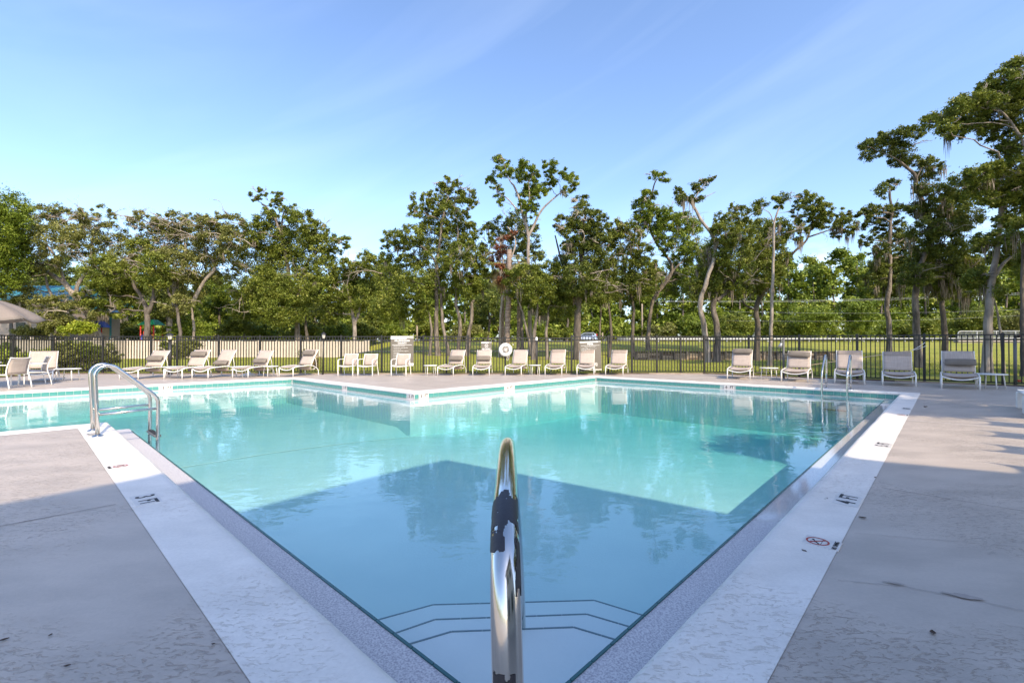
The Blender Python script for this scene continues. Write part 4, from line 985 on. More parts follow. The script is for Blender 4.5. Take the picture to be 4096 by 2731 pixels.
for tx in ('\u2022 SHOWER BEFORE ENTERING', '\u2022 NO FOOD, DRINKS, GLASS OR ANIMALS IN POOL OR ON WET DECK', '\u2022 POOL LIFT CHAIR IS FOR GUESTS ONLY', '\u2022 NO DIVING, RUNNING, ROUGH PLAY OR INAPPROPRIATE', '   BEHAVIOR', '\u2022 NO ONE WITH DIARRHEA IS TO USE THE POOL', '\u2022 CHILDREN MUST BE SUPERVISED BY AN ADULT AT ALL TIMES', '   DO NOT SWALLOW THE POOL WATER', '\u2022 POOL RULES MUST BE FOLLOWED', '\u2022 THE ASSOCIATION IS NOT RESPONSIBLE FOR ACCIDENTS', '   OR INJURIES', '', '\u2022 IN AN EMERGENCY CALL 911'):
    if tx: line(r, tx, -.40, zz, .033, .66, wt=.0008)
    zz -= .031
line(r, 'NO DIVING', 0.0, -sh / 2 + .285, .135, .80, 'CENTER', .005); line(r, 'POOL MAXIMUM DEPTH 6 FEET', 0, -sh / 2 + .205, .062, .66, 'CENTER', .002)
line(r, 'BATHING LOAD 40 PERSONS', 0, -sh / 2 + .155, .038, .7, 'CENTER', .001)
line(r, 'POOL HOURS DAWN TO DUSK', 0, -sh / 2 + .115, .038, .7, 'CENTER', .001)
band(r, -sw / 2, sw / 2, -sh / 2, -sh / 2 + .025, M['sign_grey']); band(r, -sw * .3, sw / 2, -sh / 2 + .025, -sh / 2 + .055, M['white_ink'], -.009)
# life ring
c = P4(2022, 1399, FY - .12); lr = empty('life_ring', c, 0, 'white life ring with a bundle of rope hung on the fence', 'life ring')
MB().tube([(.215 * math.cos(2 * math.pi * i / 36), 0, .215 * math.sin(2 * math.pi * i / 36)) for i in range(37)], .082, 14, cap=False, flat=1).build('ring', M['white_plastic'], lr)
rb = MB()
for k in range(34):
    a0, a1 = random.uniform(0, 6.28), random.uniform(0, 6.28); q0, q1 = random.uniform(.02, .16), random.uniform(.02, .17)
    rb.tube(smooth_path([(q0 * math.cos(a0), -.05 + random.uniform(-.02, .03), q0 * math.sin(a0)), (random.uniform(-.05, .05), -.08, random.uniform(-.1, .1)), (q1 * math.cos(a1) * .8, -.05, q1 * math.sin(a1) * 1.1)], 3), .0055, 4)
rb.build('rope_bundle', M['rope'], lr)
MB().tube(smooth_path([(.12, -.06, -.22), (.07, -.07, -.36), (.05, -.06, -.43), (.10, -.06, -.45), (.14, -.06, -.36), (.17, -.05, -.22)], 4), .008, 6).build('rope_loop', M['rope'], lr)
for k in range(4):
    a = R(20 + 90 * k); MB().tube([(.215 * math.cos(a) + .085 * math.cos(a) * math.cos(b_), -.085 * math.sin(b_), .215 * math.sin(a) + .085 * math.sin(a) * math.cos(b_)) for b_ in [R(x) for x in range(-30, 211, 30)]], .010, 6).build('strap', M['rope'], lr)
MB().box((.33, 0, .23), (.05, .03, .03), bev=.006, M=Matrix.Rotation(R(35), 4, 'Y')).build('bracket', M['white_plastic'], lr)

# ---------------------------------------------------------------- retaining wall, cream fence, path rail
rw = empty('retaining_wall', (RWX0, RWY - .10, 0), 0, 'low weathered timber retaining wall in the lawn behind the right fence', 'retaining wall')
k = 16; dx = (RWX1 - RWX0) / k
for i in range(k + 1):
    MB().box((i * dx, -.05, tz(RWX0, 35) + .33), (.16, .12, .66), bev=.012).build('post', M['wood_pale'] if i % 3 == 1 else M['bark_dark'], rw)
for i in range(k):
    for j in range(3):
        dd = random.uniform(-.012, .012)
        MB().box(((i + .5) * dx, .035 + dd, .13 + .20 * j), (dx - .02, .10, .185), bev=.01).build('plank', M['wood_pale'] if (i * 3 + j) % 4 else M['wood'], rw)
    MB().box(((i + .5) * dx, .02, .73), (dx - .01, .20, .055), bev=.01).build('cap_board', M['bark_dark'], rw)
vpts = [(-32.5, 25.5), (-34, 31), (-35, 42), (-29, 46), (-14.6, 47), (-16.2, 51)]
vf = empty('vinyl_fence', (*vpts[0], 0), 0, 'cream vinyl privacy fence beyond the lawn at the left', 'fence')
vpost = MB().box((0, 0, .93), (.13, .13, 1.9), bev=.01); vpost.box((0, 0, 1.90), (.16, .16, .05), bev=.015); vpost_me = vpost.mesh('post', M['vinyl'])
o0 = Vector((*vpts[0], 0))
for i in range(len(vpts) - 1):
    A, B = Vector((*vpts[i], 0)), Vector((*vpts[i + 1], 0)); L_ = (B - A).length; k = max(1, round(L_ / 1.85)); rz = math.atan2((B - A).y, (B - A).x); d = (B - A) / k
    for j in range(k):
        p = A + d * j; link('post', vpost_me, vf, p - o0 + Vector((0, 0, -.12)), rz)
        pm = MB(); pm.box((0, 0, .86), (d.length - .13, .05, 1.56)); pm.box((0, 0, 1.70), (d.length - .13, .075, .12), bev=.008); pm.box((0, 0, .10), (d.length - .13, .075, .14), bev=.008)
        pm.build('panel', M['vinyl'], vf, p + d * .5 - o0 + Vector((0, 0, -.12 + random.uniform(-.008, .008))), rz)
link('post', vpost_me, vf, Vector((*vpts[-1], 0)) - o0 + Vector((0, 0, -.12)))
# guard rail along the path
gr = empty('guard_rail', (14.6, 64, 1.6), 0, 'long low galvanised guard rail along the path', 'guard rail')
k = 40
for i in range(k + 1): MB().box((i * 1.9, 0, .25), (.10, .10, .80)).build('post', M['galv'], gr)
gm = MB(); gm.sheet([[Vector((x, y_, z_)) for (y_, z_) in ((-.08, .66), (-.12, .60), (-.06, .54), (-.06, .50), (-.12, .44), (-.08, .38))] for x in [i * 1.9 for i in range(k + 1)]], .01); gm.build('beam', M['galv'], gr)
# tube railing on a culvert wall at right
rl = empty('tube_railing', P4(3832, 1362, 53), 0, 'pale steel tube railing above the culvert wall at the right', 'railing')
L_ = 14.0
MB().tube(smooth_path([(0, 0, 0), (0, 0, .75), (.08, 0, .98), (.35, 0, 1.08)], 4) + [Vector((L_, 0, 1.12))], .045, 8).build('top_rail', M['galv'], rl)
MB().tube([(0.0, 0, .30), (L_, 0, .32)], .03, 6).build('bottom_rail', M['galv'], rl)
for i in range(1, 100): MB().box((i * .14, 0, .70), (.022, .022, .78)).build('baluster', M['galv'], rl)
for i in range(1, 7): MB().box((i * 2.2, 0, .52), (.09, .07, 1.06)).build('post', M['galv'], rl)
cw = empty('culvert_wall', P4(3832, 1366, 52.6), 0, 'stained concrete culvert wall under the tube railing', 'wall')
MB().add([(0, 0, 0), (0, .5, 0), (15, .5, 0), (15, 0, 0), (0, 0, -.15), (3, 0, -.35), (8, 0, -1.05), (15, 0, -1.2), (0, .5, -.15), (15, .5, -1.2)], [(0, 3, 2, 1), (0, 4, 5, 6, 7, 3), (0, 1, 8, 4), (3, 7, 9, 2), (1, 2, 9, 8)]).build('wall_face', M['concrete_grey'], cw)
MB().box((7.5, .2, .06), (15.2, .7, .12), bev=.02).build('coping_slab', M['concrete'], cw)
# edging kerb in the lawn and yellow marker
kb = MB(); kb.sheet([[Vector((x, y, tz(x, 40.2) + z)) for (y, z) in ((40.0, -.05), (40.0, .07), (40.35, .07), (40.35, -.05))] for x in [-14 + i * .5 for i in range(40)]], 0, False)
tag(kb.build('kerb', M['concrete_grey']), 'thin pale concrete kerb across the lawn behind the county sign', kind='structure')
ym = empty('hydrant', (P4(1720, 1395, 44).x, 44, tz(-7.8, 44)), 0, 'small yellow hydrant on the lawn behind the armchairs', 'hydrant')
MB().lathe([(.13, 0), (.13, .05), (.09, .06), (.09, .42), (.12, .44), (.10, .52), (.05, .58), (.001, .60)], n=14).build('barrel', M['yellow'], ym)
MB().tube([(-.16, 0, .36), (.16, 0, .36)], .045, 10).build('outlet', M['yellow'], ym)

# ---------------------------------------------------------------- car
cr_ = empty('parked_car', P4(2388, 1365, 84), 0, 'pale blue compact SUV seen from the side on the road', 'car')
cr_.location.z = tz(14, 84) + .06; cl, chh = 4.3, 1.62
prof_ = [(-4.3, .30), (-4.3, .62), (-4.15, .86), (-3.30, 1.02), (-2.55, 1.50), (-2.0, 1.62), (-.75, 1.60), (-.25, 1.30), (-.06, .95), (-.03, .40), (-.1, .30)]
mbk = MB(); n = len(prof_)
rows = [[Vector((x, y * (1 if z < 1.0 else .86), z)) for (x, z) in prof_] for y in (-.86, .86)]
vs = rows[0] + rows[1]; mbk.add(vs, [tuple(range(n)), tuple(range(2 * n - 1, n - 1, -1))] + [(i, n + i, n + (i + 1) % n, (i + 1) % n) for i in range(n)])
mbk.build('body', M['car_paint'], cr_)
for nm, pl_ in (('side_window', [(-3.05, 1.05), (-2.42, 1.46), (-1.95, 1.52), (-1.95, 1.05)]), ('side_window', [(-1.88, 1.05), (-1.88, 1.52), (-1.05, 1.50), (-1.0, 1.05)]), ('rear_quarter_window', [(-.92, 1.06), (-.96, 1.48), (-.72, 1.44), (-.48, 1.10)])):
    k = len(pl_); MB().add([(x, -.868 * (1 if z < 1.06 else .872), z) for x, z in pl_] + [(x, -.84 * (1 if z < 1.06 else .86), z) for x, z in pl_], [tuple(range(k)), tuple(range(2 * k - 1, k - 1, -1))] + [(i, k + i, k + (i + 1) % k, (i + 1) % k) for i in range(k)]).build(nm, M['dark_glass'], cr_)
for x in (-3.45, -.85):
    for y in (-.80, .80):
        wh = MB().tube([(x, y - .10, .33), (x, y + .10, .33)], .33, 20).build('wheel', M['rubber'], cr_)
        MB().tube([(x, y - .115, .33), (x, y + .115, .33)], .19, 14).build('rim', M['galv'], wh)
MB().box((-.18, -.72, 1.18), (.16, .26, .42), bev=.03).build('tail_lamp', M['red_lens'], cr_); MB().box((-.06, 0, .42), (.14, 1.7, .20), bev=.04).build('bumper', M['car_paint'], cr_)
MB().box((-3.0, -.95, 1.08), (.16, .14, .12), bev=.03).build('wing_mirror', M['car_paint'], cr_)

# ---------------------------------------------------------------- building at the far left, playground
HB = 52.0
hx0, hx1 = P4(-260, 0, HB).x, P4(205, 0, HB).x
hb = empty('house', (hx0, HB, .4), 0, 'tan stuccoed building with a teal metal roof behind the oaks at the far left', 'building')
W_ = hx1 - hx0; Hh = P4(0, 1192, HB).z - .4; Ht = P4(0, 1143, HB + 5).z - .4
MB().box((W_ / 2, 5, Hh / 2), (W_, 10, Hh)).build('wall', M['stucco'], hb)
rf = MB(); rf.add([(-.6, -.7, Hh - .1), (W_ + .5, -.7, Hh - .1), (W_ + .5, 5, Ht), (-.6, 5, Ht), (W_ + .5, 10.7, Hh - .1), (-.6, 10.7, Hh - .1), (-.6, -.7, Hh - .25), (W_ + .5, -.7, Hh - .25), (W_ + .5, 10.7, Hh - .25), (-.6, 10.7, Hh - .25)], [(0, 1, 2, 3), (3, 2, 4, 5), (0, 6, 7, 1), (1, 7, 8, 4, 2), (0, 3, 5, 9, 6), (5, 4, 8, 9), (6, 9, 8, 7)])
rfo = rf.build('roof', M['teal_roof'], hb)
sl = Vector((0, 5.7, Ht - Hh + .1)); 
for i in range(int(W_ / .75)):
    p = Vector((-.3 + i * .75, -.7, Hh - .07)); MB().tube([p, p + sl], .045, 4).build('seam', M['teal_roof'], rfo)
for px, wd_, z0_, z1_, nm, m_ in ((45, .35, 0.2, 3.4, 'door_post', M['door']), (83, 1.0, 1.9, 3.4, 'window', M['dark_glass']), (170, 1.3, .2, 3.0, 'door', M['door'])):
    x = P4(px, 0, HB).x - hx0; MB().box((x, -.03, (z0_ + z1_) / 2), (wd_, .10, z1_ - z0_), bev=.01).build(nm, m_, hb)
hg = empty('annex', (P4(352, 0, HB - 2).x, HB - 2, .3), 0, 'small grey gabled annex with teal trim right of the leaning trunk', 'building')
aw = P4(442, 0, HB - 2).x - P4(352, 0, HB - 2).x; az = P4(0, 1249, HB - 2).z - .3; ap = P4(0, 1226, HB - 2).z - .3
MB().add([(0, 0, 0), (aw, 0, 0), (aw, 0, az), (aw * .55, 0, ap), (0, 0, ap * .86), (0, 1.2, 0), (aw, 1.2, 0), (aw, 1.2, az), (aw * .55, 1.2, ap), (0, 1.2, ap * .86)], [(0, 1, 2, 3, 4), (5, 9, 8, 7, 6), (1, 6, 7, 2), (0, 4, 9, 5), (0, 5, 6, 1)]).build('wall', M['stucco'], hg)
MB().add([(aw * .55, -.3, ap + .06), (aw + .25, -.3, az + .02), (aw + .25, 1.4, az + .02), (aw * .55, 1.4, ap + .06), (-.3, -.3, ap * .84), (-.3, 1.4, ap * .84), (aw * .55, -.3, ap - .10), (aw + .25, -.3, az - .14), (-.3, -.3, ap * .84 - .14)], [(0, 1, 2, 3), (0, 3, 5, 4), (0, 6, 7, 1), (0, 4, 8, 6)]).build('roof', M['teal_roof'], hg)
MB().box((aw + .03, -.05, az / 2), (.16, .10, az)).build('corner_trim', M['teal_roof'], hg)
pgd = 49.5
pg = empty('play_tower', P4(588, 1400, pgd), 0, 'playground tower with green canopy and red posts behind the cream fence', 'play tower'); pg.location.z = .3
def zz4(y): return P4(0, y, pgd).z - .3
s4 = pgd / F4
for dx_ in (-26, 26):
    for dy in (0, 1.3): MB().tube([(dx_ * s4, dy, 0), (dx_ * s4, dy, zz4(1300))], .07, 8).build('post', M['play_red'], pg)
MB().add([(-34 * s4, -.2, zz4(1299)), (34 * s4, -.2, zz4(1299)), (34 * s4, 1.5, zz4(1299)), (-34 * s4, 1.5, zz4(1299)), (-14 * s4, .3, zz4(1279)), (14 * s4, .3, zz4(1277)), (14 * s4, 1.0, zz4(1277)), (-14 * s4, 1.0, zz4(1279))], [(0, 1, 5, 4), (1, 2, 6, 5), (2, 3, 7, 6), (3, 0, 4, 7), (4, 5, 6, 7), (0, 3, 2, 1)]).build('canopy', M['play_green'], pg)
MB().box((-4 * s4, 0, zz4(1350)), (46 * s4, .08, .55), bev=.05).build('panel', M['play_blue'], pg); MB().box((24 * s4, -.1, zz4(1350)), (.26, .10, .7), bev=.04).build('panel', M['play_orange'], pg)
for dx_ in (-12, 0, 12): MB().tube([(dx_ * s4, -.05, zz4(1360)), (dx_ * s4, -.05, zz4(1325))], .05, 8).build('baluster', M['play_red'], pg)
MB().box((0, .65, zz4(1362)), (60 * s4, 1.5, .12)).build('platform', M['play_orange'], pg)
ps = empty('blue_slide_roof', P4(392, 1296, 48.6), 0, 'bright blue playground roof piece behind the yellow bush', 'play roof')
MB().add([(-.55, 0, .42), (.0, 0, .30), (.60, 0, -.34), (-.1, 0, -.36), (-.55, .9, .42), (.0, .9, .30), (.60, .9, -.34), (-.1, .9, -.36)], [(0, 3, 2, 1), (4, 5, 6, 7), (0, 1, 5, 4), (1, 2, 6, 5), (2, 3, 7, 6), (3, 0, 4, 7)]).build('panel', M['play_blue'], ps)
MB().tube([(0, .4, -2.6), (0, .4, -.2)], .06, 8).build('post', M['play_red'], ps)

# ---------------------------------------------------------------- building and pergola behind the photographer (they throw the shade)
H_ = 7.4; T_ = H_ / math.tan(SUN_EL)
shf = Vector((-math.sin(SUN_AZ), -math.cos(SUN_AZ), 0)) * T_
Pk = ab(5.2, 5.78) - shf
rdir = (U * .17 - V * .98).normalized()
C = [Pk, ab(-1.6, 5.08) - shf, ab(-1.6, -1.6) - shf, ab(6.1, -2.6) - shf, ab(6.82, -1.7) - shf, ab(6.13, .46) - shf]
cl_ = empty('clubhouse', Pk - Vector((0, 0, Pk.z)), 0, 'two storey grey clubhouse behind the photographer, its shade falls on the pool', 'building')
o0 = Vector(cl_.location); cen = sum(C, Vector((0, 0, 0))) / 6
rp2 = [((p - o0).x, (p - o0).y) for p in C]
MB().prism(rp2, H_ - .18, H_).build('roof_deck', M['shingle'], cl_)
wp2 = [((p + (cen - p).normalized() * 1.1 - o0).x, (p + (cen - p).normalized() * 1.1 - o0).y) for p in C]
MB().prism(wp2, 0, H_ - .18).build('wall', M['club'], cl_)
for i in range(2):
    for z_ in (1.5, 4.8):
        p = Pk - U * (2.1 + 2.1 * i) - V * 1.02 - o0; MB().box((0, 0, 0), (1.1, .12, 1.3), rz=angU).build('window', M['dark_glass'], cl_, (p.x, p.y, z_))
pgo = empty('pergola', ab(9, -4.0), angU, 'white slatted pergola out of frame at the right', 'pergola')
pz = 2.6; dsh = pz / math.tan(SUN_EL); sv = Vector((-math.sin(SUN_AZ), -math.cos(SUN_AZ), 0)) * dsh
sa, sb_ = sv.dot(U), sv.dot(V)
for a_ in (6.55, 7.85, 9.08, 10.30, 11.55, 12.85):
    la, lb_ = a_ - sa - 9, -.28 - sb_ + 4.0
    k = 10; arcp = [(la - .27 + .54 * i / k, lb_ - .24 * math.sqrt(max(0, 1 - (2 * i / k - 1) ** 2)) ** .9) for i in range(k + 1)]
    MB().prism([(la - .27, lb_ - 5)] + [(la + .27, lb_ - 5)] + arcp[::-1], pz - .03, pz + .02).build('slat', M['white_plastic'], pgo)
for la in (-3, 1.5, 5): MB().box((la, -5.3, 1.3), (.14, .14, 2.58)).build('post', M['white_plastic'], pgo); MB().box((la, -9.0 + 2.2, 1.3), (.14, .14, 2.58)).build('post', M['white_plastic'], pgo)
MB().box((1, -5.3, 2.50), (9.5, .10, .14)).build('beam', M['white_plastic'], pgo)

# ---------------------------------------------------------------- vegetation
rng = np.random.default_rng(5)
def leaf_quads(P, size, tint, flat=.55, asp=.55):
    n = len(P); size = size * rng.uniform(.6, 1.25, n)
    nrm = rng.normal(0, 1, (n, 3)); nrm[:, 2] = np.abs(nrm[:, 2]) * (1 + flat) + .15; nrm /= np.linalg.norm(nrm, axis=1)[:, None]
    t = rng.normal(0, 1, (n, 3)); t -= nrm * (t * nrm).sum(1)[:, None]; t /= np.linalg.norm(t, axis=1)[:, None]
    b = np.cross(nrm, t)
    v = np.empty((n, 3, 3)); L_ = size[:, None] * .5; Wd = L_ * asp * 1.1
    v[:, 0] = P - t * L_ * .8 - b * Wd; v[:, 1] = P - t * L_ * .6 + b * Wd; v[:, 2] = P + t * L_
    return v.reshape(-1, 3), n, tint
def blob_points(c, r, n_leaf, cl_r, hollow=.55):
    """clumps of leaves spread through an ellipsoid: gaps between clumps, more clumps near the surface"""
    ncl = max(5, int(n_leaf / 85)); d = rng.normal(0, 1, (ncl, 3)); d /= np.linalg.norm(d, axis=1)[:, None]
    rad = hollow + (1.04 - hollow) * rng.random(ncl) ** .6; cc = d * rad[:, None] * r + c
    k = rng.integers(0, ncl, n_leaf); w_ = rng.uniform(.5, 1.35, ncl) * cl_r
    off = rng.normal(0, 1, (n_leaf, 3)) * np.array([.62, .62, .48]); tcl = rng.normal(0, .16, ncl)
    P = cc[k] + off * w_[k][:, None]
    tint = np.clip(.42 + tcl[k] + rng.normal(0, .17, n_leaf), 0, 1)
    return P, tint, cc
def wig(a, b, k, amp):
    a, b = Vector(a), Vector(b); L_ = (b - a).length; out = []
    for i in range(k + 1):
        t = i / k; e = math.sin(t * math.pi) * amp * L_
        out.append(a.lerp(b, t) + Vector((random.uniform(-e, e), random.uniform(-e, e), random.uniform(-e, e) * .6 + e * .35)))
    return out
def twigs(mbk, p, d, L_, r, depth, n=5):
    P = [p]; dd = d.normalized()
    for i in range(n):
        dd = (dd + Vector((random.uniform(-.42, .42), random.uniform(-.42, .42), random.uniform(-.34, .30)))).normalized(); P.append(P[-1] + dd * L_ / n)
    mbk.tube(P, [r * (1 - .75 * i / n) for i in range(n + 1)], 4, cap=False)
    if depth > 0:
        for k in range(3):
            q = P[random.randint(1, n)]; e = (dd + Vector((random.uniform(-1, 1), random.uniform(-1, 1), random.uniform(-.7, .9)))).normalized()
            twigs(mbk, q, e, L_ * random.uniform(.45, .7), r * .5, depth - 1, 4)
LEAVES = [0]
def tree(label, Y, trunks, blobs, lm='leaf', bark='bark', dens=1.0, moss=0, bare=0, name='oak_tree', cat='tree', depth=1.0, lsize=None, group=None, basez=None, hollow=.5, redblobs=()):
    """trunks: [(points in sheet px, base width px), ...]; blobs: [(x, y, rx, ry[, dY])] in sheet px"""
    x0 = PS(trunks[0][0][0][0], 700, Y).x; z0 = tz(x0, Y) if basez is None else basez
    o = empty(name, (x0, Y, z0), 0, label, cat, group); org = Vector((x0, Y, z0))
    m1 = 1059.8 / Y; tb_ = MB(); ends = []
    for ti, (pts, wpx) in enumerate(trunks):
        P = []
        for i, q in enumerate(pts):
            w3 = PS(q[0], q[1], Y + (q[2] if len(q) > 2 else 0))
            if i == 0 and ti == 0: w3.z = z0 - .15
            elif i == 0 and len(pts) > 1 and q[1] > 745: w3.z = z0 - .15
            P.append(w3 - org)
        P = smooth_path(P, 5); k = len(P); r0 = wpx / m1 / 2
        rr_ = [r0 * (1 + .16 * mnoise.noise(P[i] * 1.3 + Vector((0, ti, 7)))) * (1 + .45 * max(0, 1 - i / (k * .10 + .01)) if pts[0][1] > 745 else 1) * (1 - .62 * i / (k - 1)) for i in range(k)]
        for i in range(1, k - 1): P[i] += Vector((mnoise.noise(P[i] * .9 + Vector((ti, 0, 0))), mnoise.noise(P[i] * .9 + Vector((0, 9, ti))), 0)) * r0 * .8
        tb_.tube(P, rr_, 9, cap=False); ends += [(P[i], rr_[i]) for i in range(k // 4, k)]
    V_, NF, T_ = [], 0, []; C_all = []
    ls = lsize or Y * .0043
    for bi, bl in enumerate(blobs):
        x, y, rx, ry = bl[:4]; dY = bl[4] if len(bl) > 4 else random.uniform(-1, 1) * .045 * Y * depth
        c = PS(x, y, Y + dY) - org; s_ = (Y + dY) / 1059.8; r3 = np.array([rx * s_ * 1.04, (rx * .5 + ry * .5) * s_, ry * s_ * 1.22])
        nl = int(dens * 5.6 * rx * ry); nl = max(420, min(nl, 18000))
        P, tt, cc = blob_points(np.array(c), r3, nl, max(.13, min(.55, .225 * min(r3))), hollow)
        V_.append(P); T_.append(tt); C_all.append((c, r3, cc))
        # limb to the clump
        if ends:
            cand = [e for e in ends if e[0].z < c.z + .3 * r3[2]] or ends
            e = min(cand, key=lambda e: (e[0] - c).length + max(0, e[0].z - c.z) * 2)
            L_ = (e[0] - c).length
            if L_ > .3:
                rp__ = min(e[1] * .62, .03 + L_ * .022); P_ = wig(e[0], c, 6, .10); tb_.tube(P_, [rp__ * (1 - .7 * i / 6) for i in range(7)], 6, cap=False)
                ends += [(P_[4], rp__ * .5), (P_[6], rp__ * .3)]
            for q in cc[:: max(1, len(cc) // 7)]:
                tb_.tube(wig(c, Vector(q), 3, .12), [rp__ * .35 if L_ > .3 else .03, .02, .014, .008], 4, cap=False)
    tb_.build('trunk', M[bark], o)
    P = np.concatenate(V_); tt = np.concatenate(T_); LEAVES[0] += len(P)
    v, n, tt = leaf_quads(P, ls, tt); link('crown', np_mesh('crown', v, n, 3, M[lm], tt), o)
    if bare:
        bb_ = MB()
        for k in range(bare):
            c, r3, cc = random.choice(C_all); a = random.uniform(0, 6.28)
            d = Vector((math.cos(a), -abs(math.sin(a)) * .8, random.uniform(-.3, .6))).normalized(); st_ = Vector(c) + Vector((d.x * r3[0], d.y * r3[1], d.z * r3[2])) * random.uniform(.3, .8)
            twigs(bb_, st_, d, float(min(r3)) * random.uniform(.8, 1.5), .008 + .0011 * Y, 2)
        bb_.build('bare_branches', M['dead_wood'], o)['kind'] = 'stuff'
    if moss:
        MV = []; MT = []
        CM = sorted(C_all, key=lambda q_: q_[0].z)[:max(2, int(len(C_all) * .62))]
        for k in range(int(moss * .6)):
            c, r3, cc = random.choice(CM); q = cc[random.randrange(len(cc))]; p = Vector(q)
            ln = random.uniform(.7, 1.9); wd_ = random.uniform(.10, .28)
            for s2 in range(22):
                a = random.uniform(0, 6.28); rr2 = random.random() ** .5 * wd_; b0 = p + Vector((rr2 * math.cos(a), rr2 * math.sin(a), random.uniform(-.15, .1))); l2 = ln * random.uniform(.35, 1.0) * (1 - rr2 / wd_ * .5); w2 = random.uniform(.010, .024) * Y / 34
                an = random.uniform(-.6, .6); dx_, dy_ = math.cos(an) * w2, math.sin(an) * w2; sx_, sy_ = random.uniform(-.06, .06), random.uniform(-.06, .06)
                MV += [(b0.x - dx_, b0.y - dy_, b0.z), (b0.x + dx_, b0.y + dy_, b0.z), (b0.x + dx_ * .7 + sx_, b0.y + dy_ * .7 + sy_, b0.z - l2 * .6), (b0.x - dx_ * .2 + sx_, b0.y - dy_ * .2 + sy_, b0.z - l2)]; MT.append(random.random())
        link('moss', np_mesh('moss', np.array(MV), len(MT), 4, M['moss'], np.array(MT)), o)['kind'] = 'stuff'
    return o
GL = 'trees on and beyond the lawn'
# --- left group (beyond the cream fence)
tree('tall dark green tree cut by the left edge above the parasol', 44, [([(-30, 790), (-25, 650), (-10, 520)], 14)],
     [(5, 480, 50, 40), (-20, 530, 55, 45), (15, 570, 38, 40), (-10, 620, 50, 40)], 'leaf_bright', 'bark_dark', 1.1, moss=2, bare=2)
tree('sprawling olive oak with a long trunk leaning left over the teal roof', 48, [([(236, 775), (205, 728), (150, 655), (122, 632), (60, 600), (20, 572)], 15), ([(170, 680), (185, 640), (215, 600), (210, 545), (235, 510)], 9), ([(150, 655), (130, 600), (105, 560)], 8), ([(215, 640), (260, 610), (300, 590)], 8), ([(118, 770), (120, 700), (104, 640), (98, 600)], 8)],
     [(45, 515, 38, 26), (95, 500, 45, 22), (150, 500, 48, 22), (205, 500, 30, 18), (240, 488, 26, 14), (60, 560, 45, 30), (125, 555, 55, 34), (190, 560, 50, 34), (245, 540, 34, 26), (290, 560, 28, 28), (30, 615, 40, 30), (90, 605, 40, 22), (30, 665, 40, 30), (280, 600, 30, 24), (-15, 640, 30, 40), (70, 700, 40, 22, -2), (150, 690, 34, 22, -2), (185, 715, 34, 22, -2), (110, 735, 40, 18, -2)], 'leaf_olive', 'bark_pale', .62, moss=26, bare=34, depth=1.4)
tree('dense green oak under the leaning limbs left of the play tower', 47, [([(335, 785), (338, 730), (322, 680), (300, 640)], 14), ([(338, 720), (350, 690), (352, 650)], 10), ([(415, 785), (408, 720), (385, 670), (380, 640)], 8)],
     [(245, 625, 46, 32), (300, 640, 52, 36), (222, 680, 40, 22), (280, 690, 44, 20, 1), (350, 620, 40, 34), (330, 580, 38, 26), (260, 712, 34, 16)], 'leaf', 'bark_dark', 1.0, moss=26, bare=22)
tree('broad oak with tangled bare branches and a pale slanting limb', 50, [([(385, 790), (392, 720), (400, 660), (380, 610)], 13), ([(442, 700), (460, 660), (490, 612), (470, 570), (462, 520)], 9), ([(395, 660), (420, 600), (425, 560)], 9), ([(442, 785), (444, 740), (442, 700)], 8)],
     [(330, 508, 36, 18), (365, 520, 36, 20), (400, 515, 32, 22), (445, 515, 28, 20), (480, 520, 30, 22), (520, 510, 34, 22), (365, 560, 44, 28), (425, 560, 46, 36), (490, 560, 44, 36), (530, 555, 28, 34), (400, 610, 46, 34), (455, 620, 36, 34), (515, 610, 30, 34), (430, 660, 40, 30), (400, 700, 40, 24)], 'leaf_olive', 'bark_pale', .78, moss=34, bare=60, depth=1.3)
tree('tall oak topped by a thin leafy spray left of the sky gap', 54, [([(683, 790), (682, 740), (672, 690), (664, 640), (650, 560), (630, 500), (600, 468)], 12), ([(672, 700), (690, 660), (700, 610), (735, 570)], 8), ([(650, 580), (645, 520), (655, 480)], 6), ([(706, 790), (702, 740), (690, 700)], 8)],
     [(582, 452, 20, 9), (600, 440, 15, 7), (640, 452, 20, 11), (628, 470, 16, 12), (612, 500, 30, 18), (665, 488, 24, 16), (690, 510, 34, 24), (722, 530, 26, 24), (575, 535, 28, 28), (620, 540, 42, 32), (670, 555, 46, 36), (722, 575, 38, 34), (780, 556, 22, 18), (762, 580, 22, 16), (745, 620, 34, 26), (590, 600, 44, 38), (650, 615, 52, 40), (610, 660, 50, 36), (680, 660, 50, 34), (570, 690, 44, 36), (640, 705, 56, 36), (730, 665, 36, 30)], 'leaf', 'bark', .95, moss=10, bare=14)
tree('round green oak with forked trunk right of the sky gap', 53, [([(815, 790), (814, 748), (808, 716), (800, 680)], 11), ([(815, 745), (824, 715), (835, 680)], 8)],
     [(800, 612, 26, 18), (835, 598, 24, 18), (862, 612, 30, 24), (795, 645, 30, 26), (840, 640, 40, 30), (885, 640, 34, 34), (780, 690, 30, 22), (830, 685, 46, 26), (880, 690, 40, 32), (760, 720, 30, 22)], 'leaf', 'bark_pale', 1.05, bare=5)
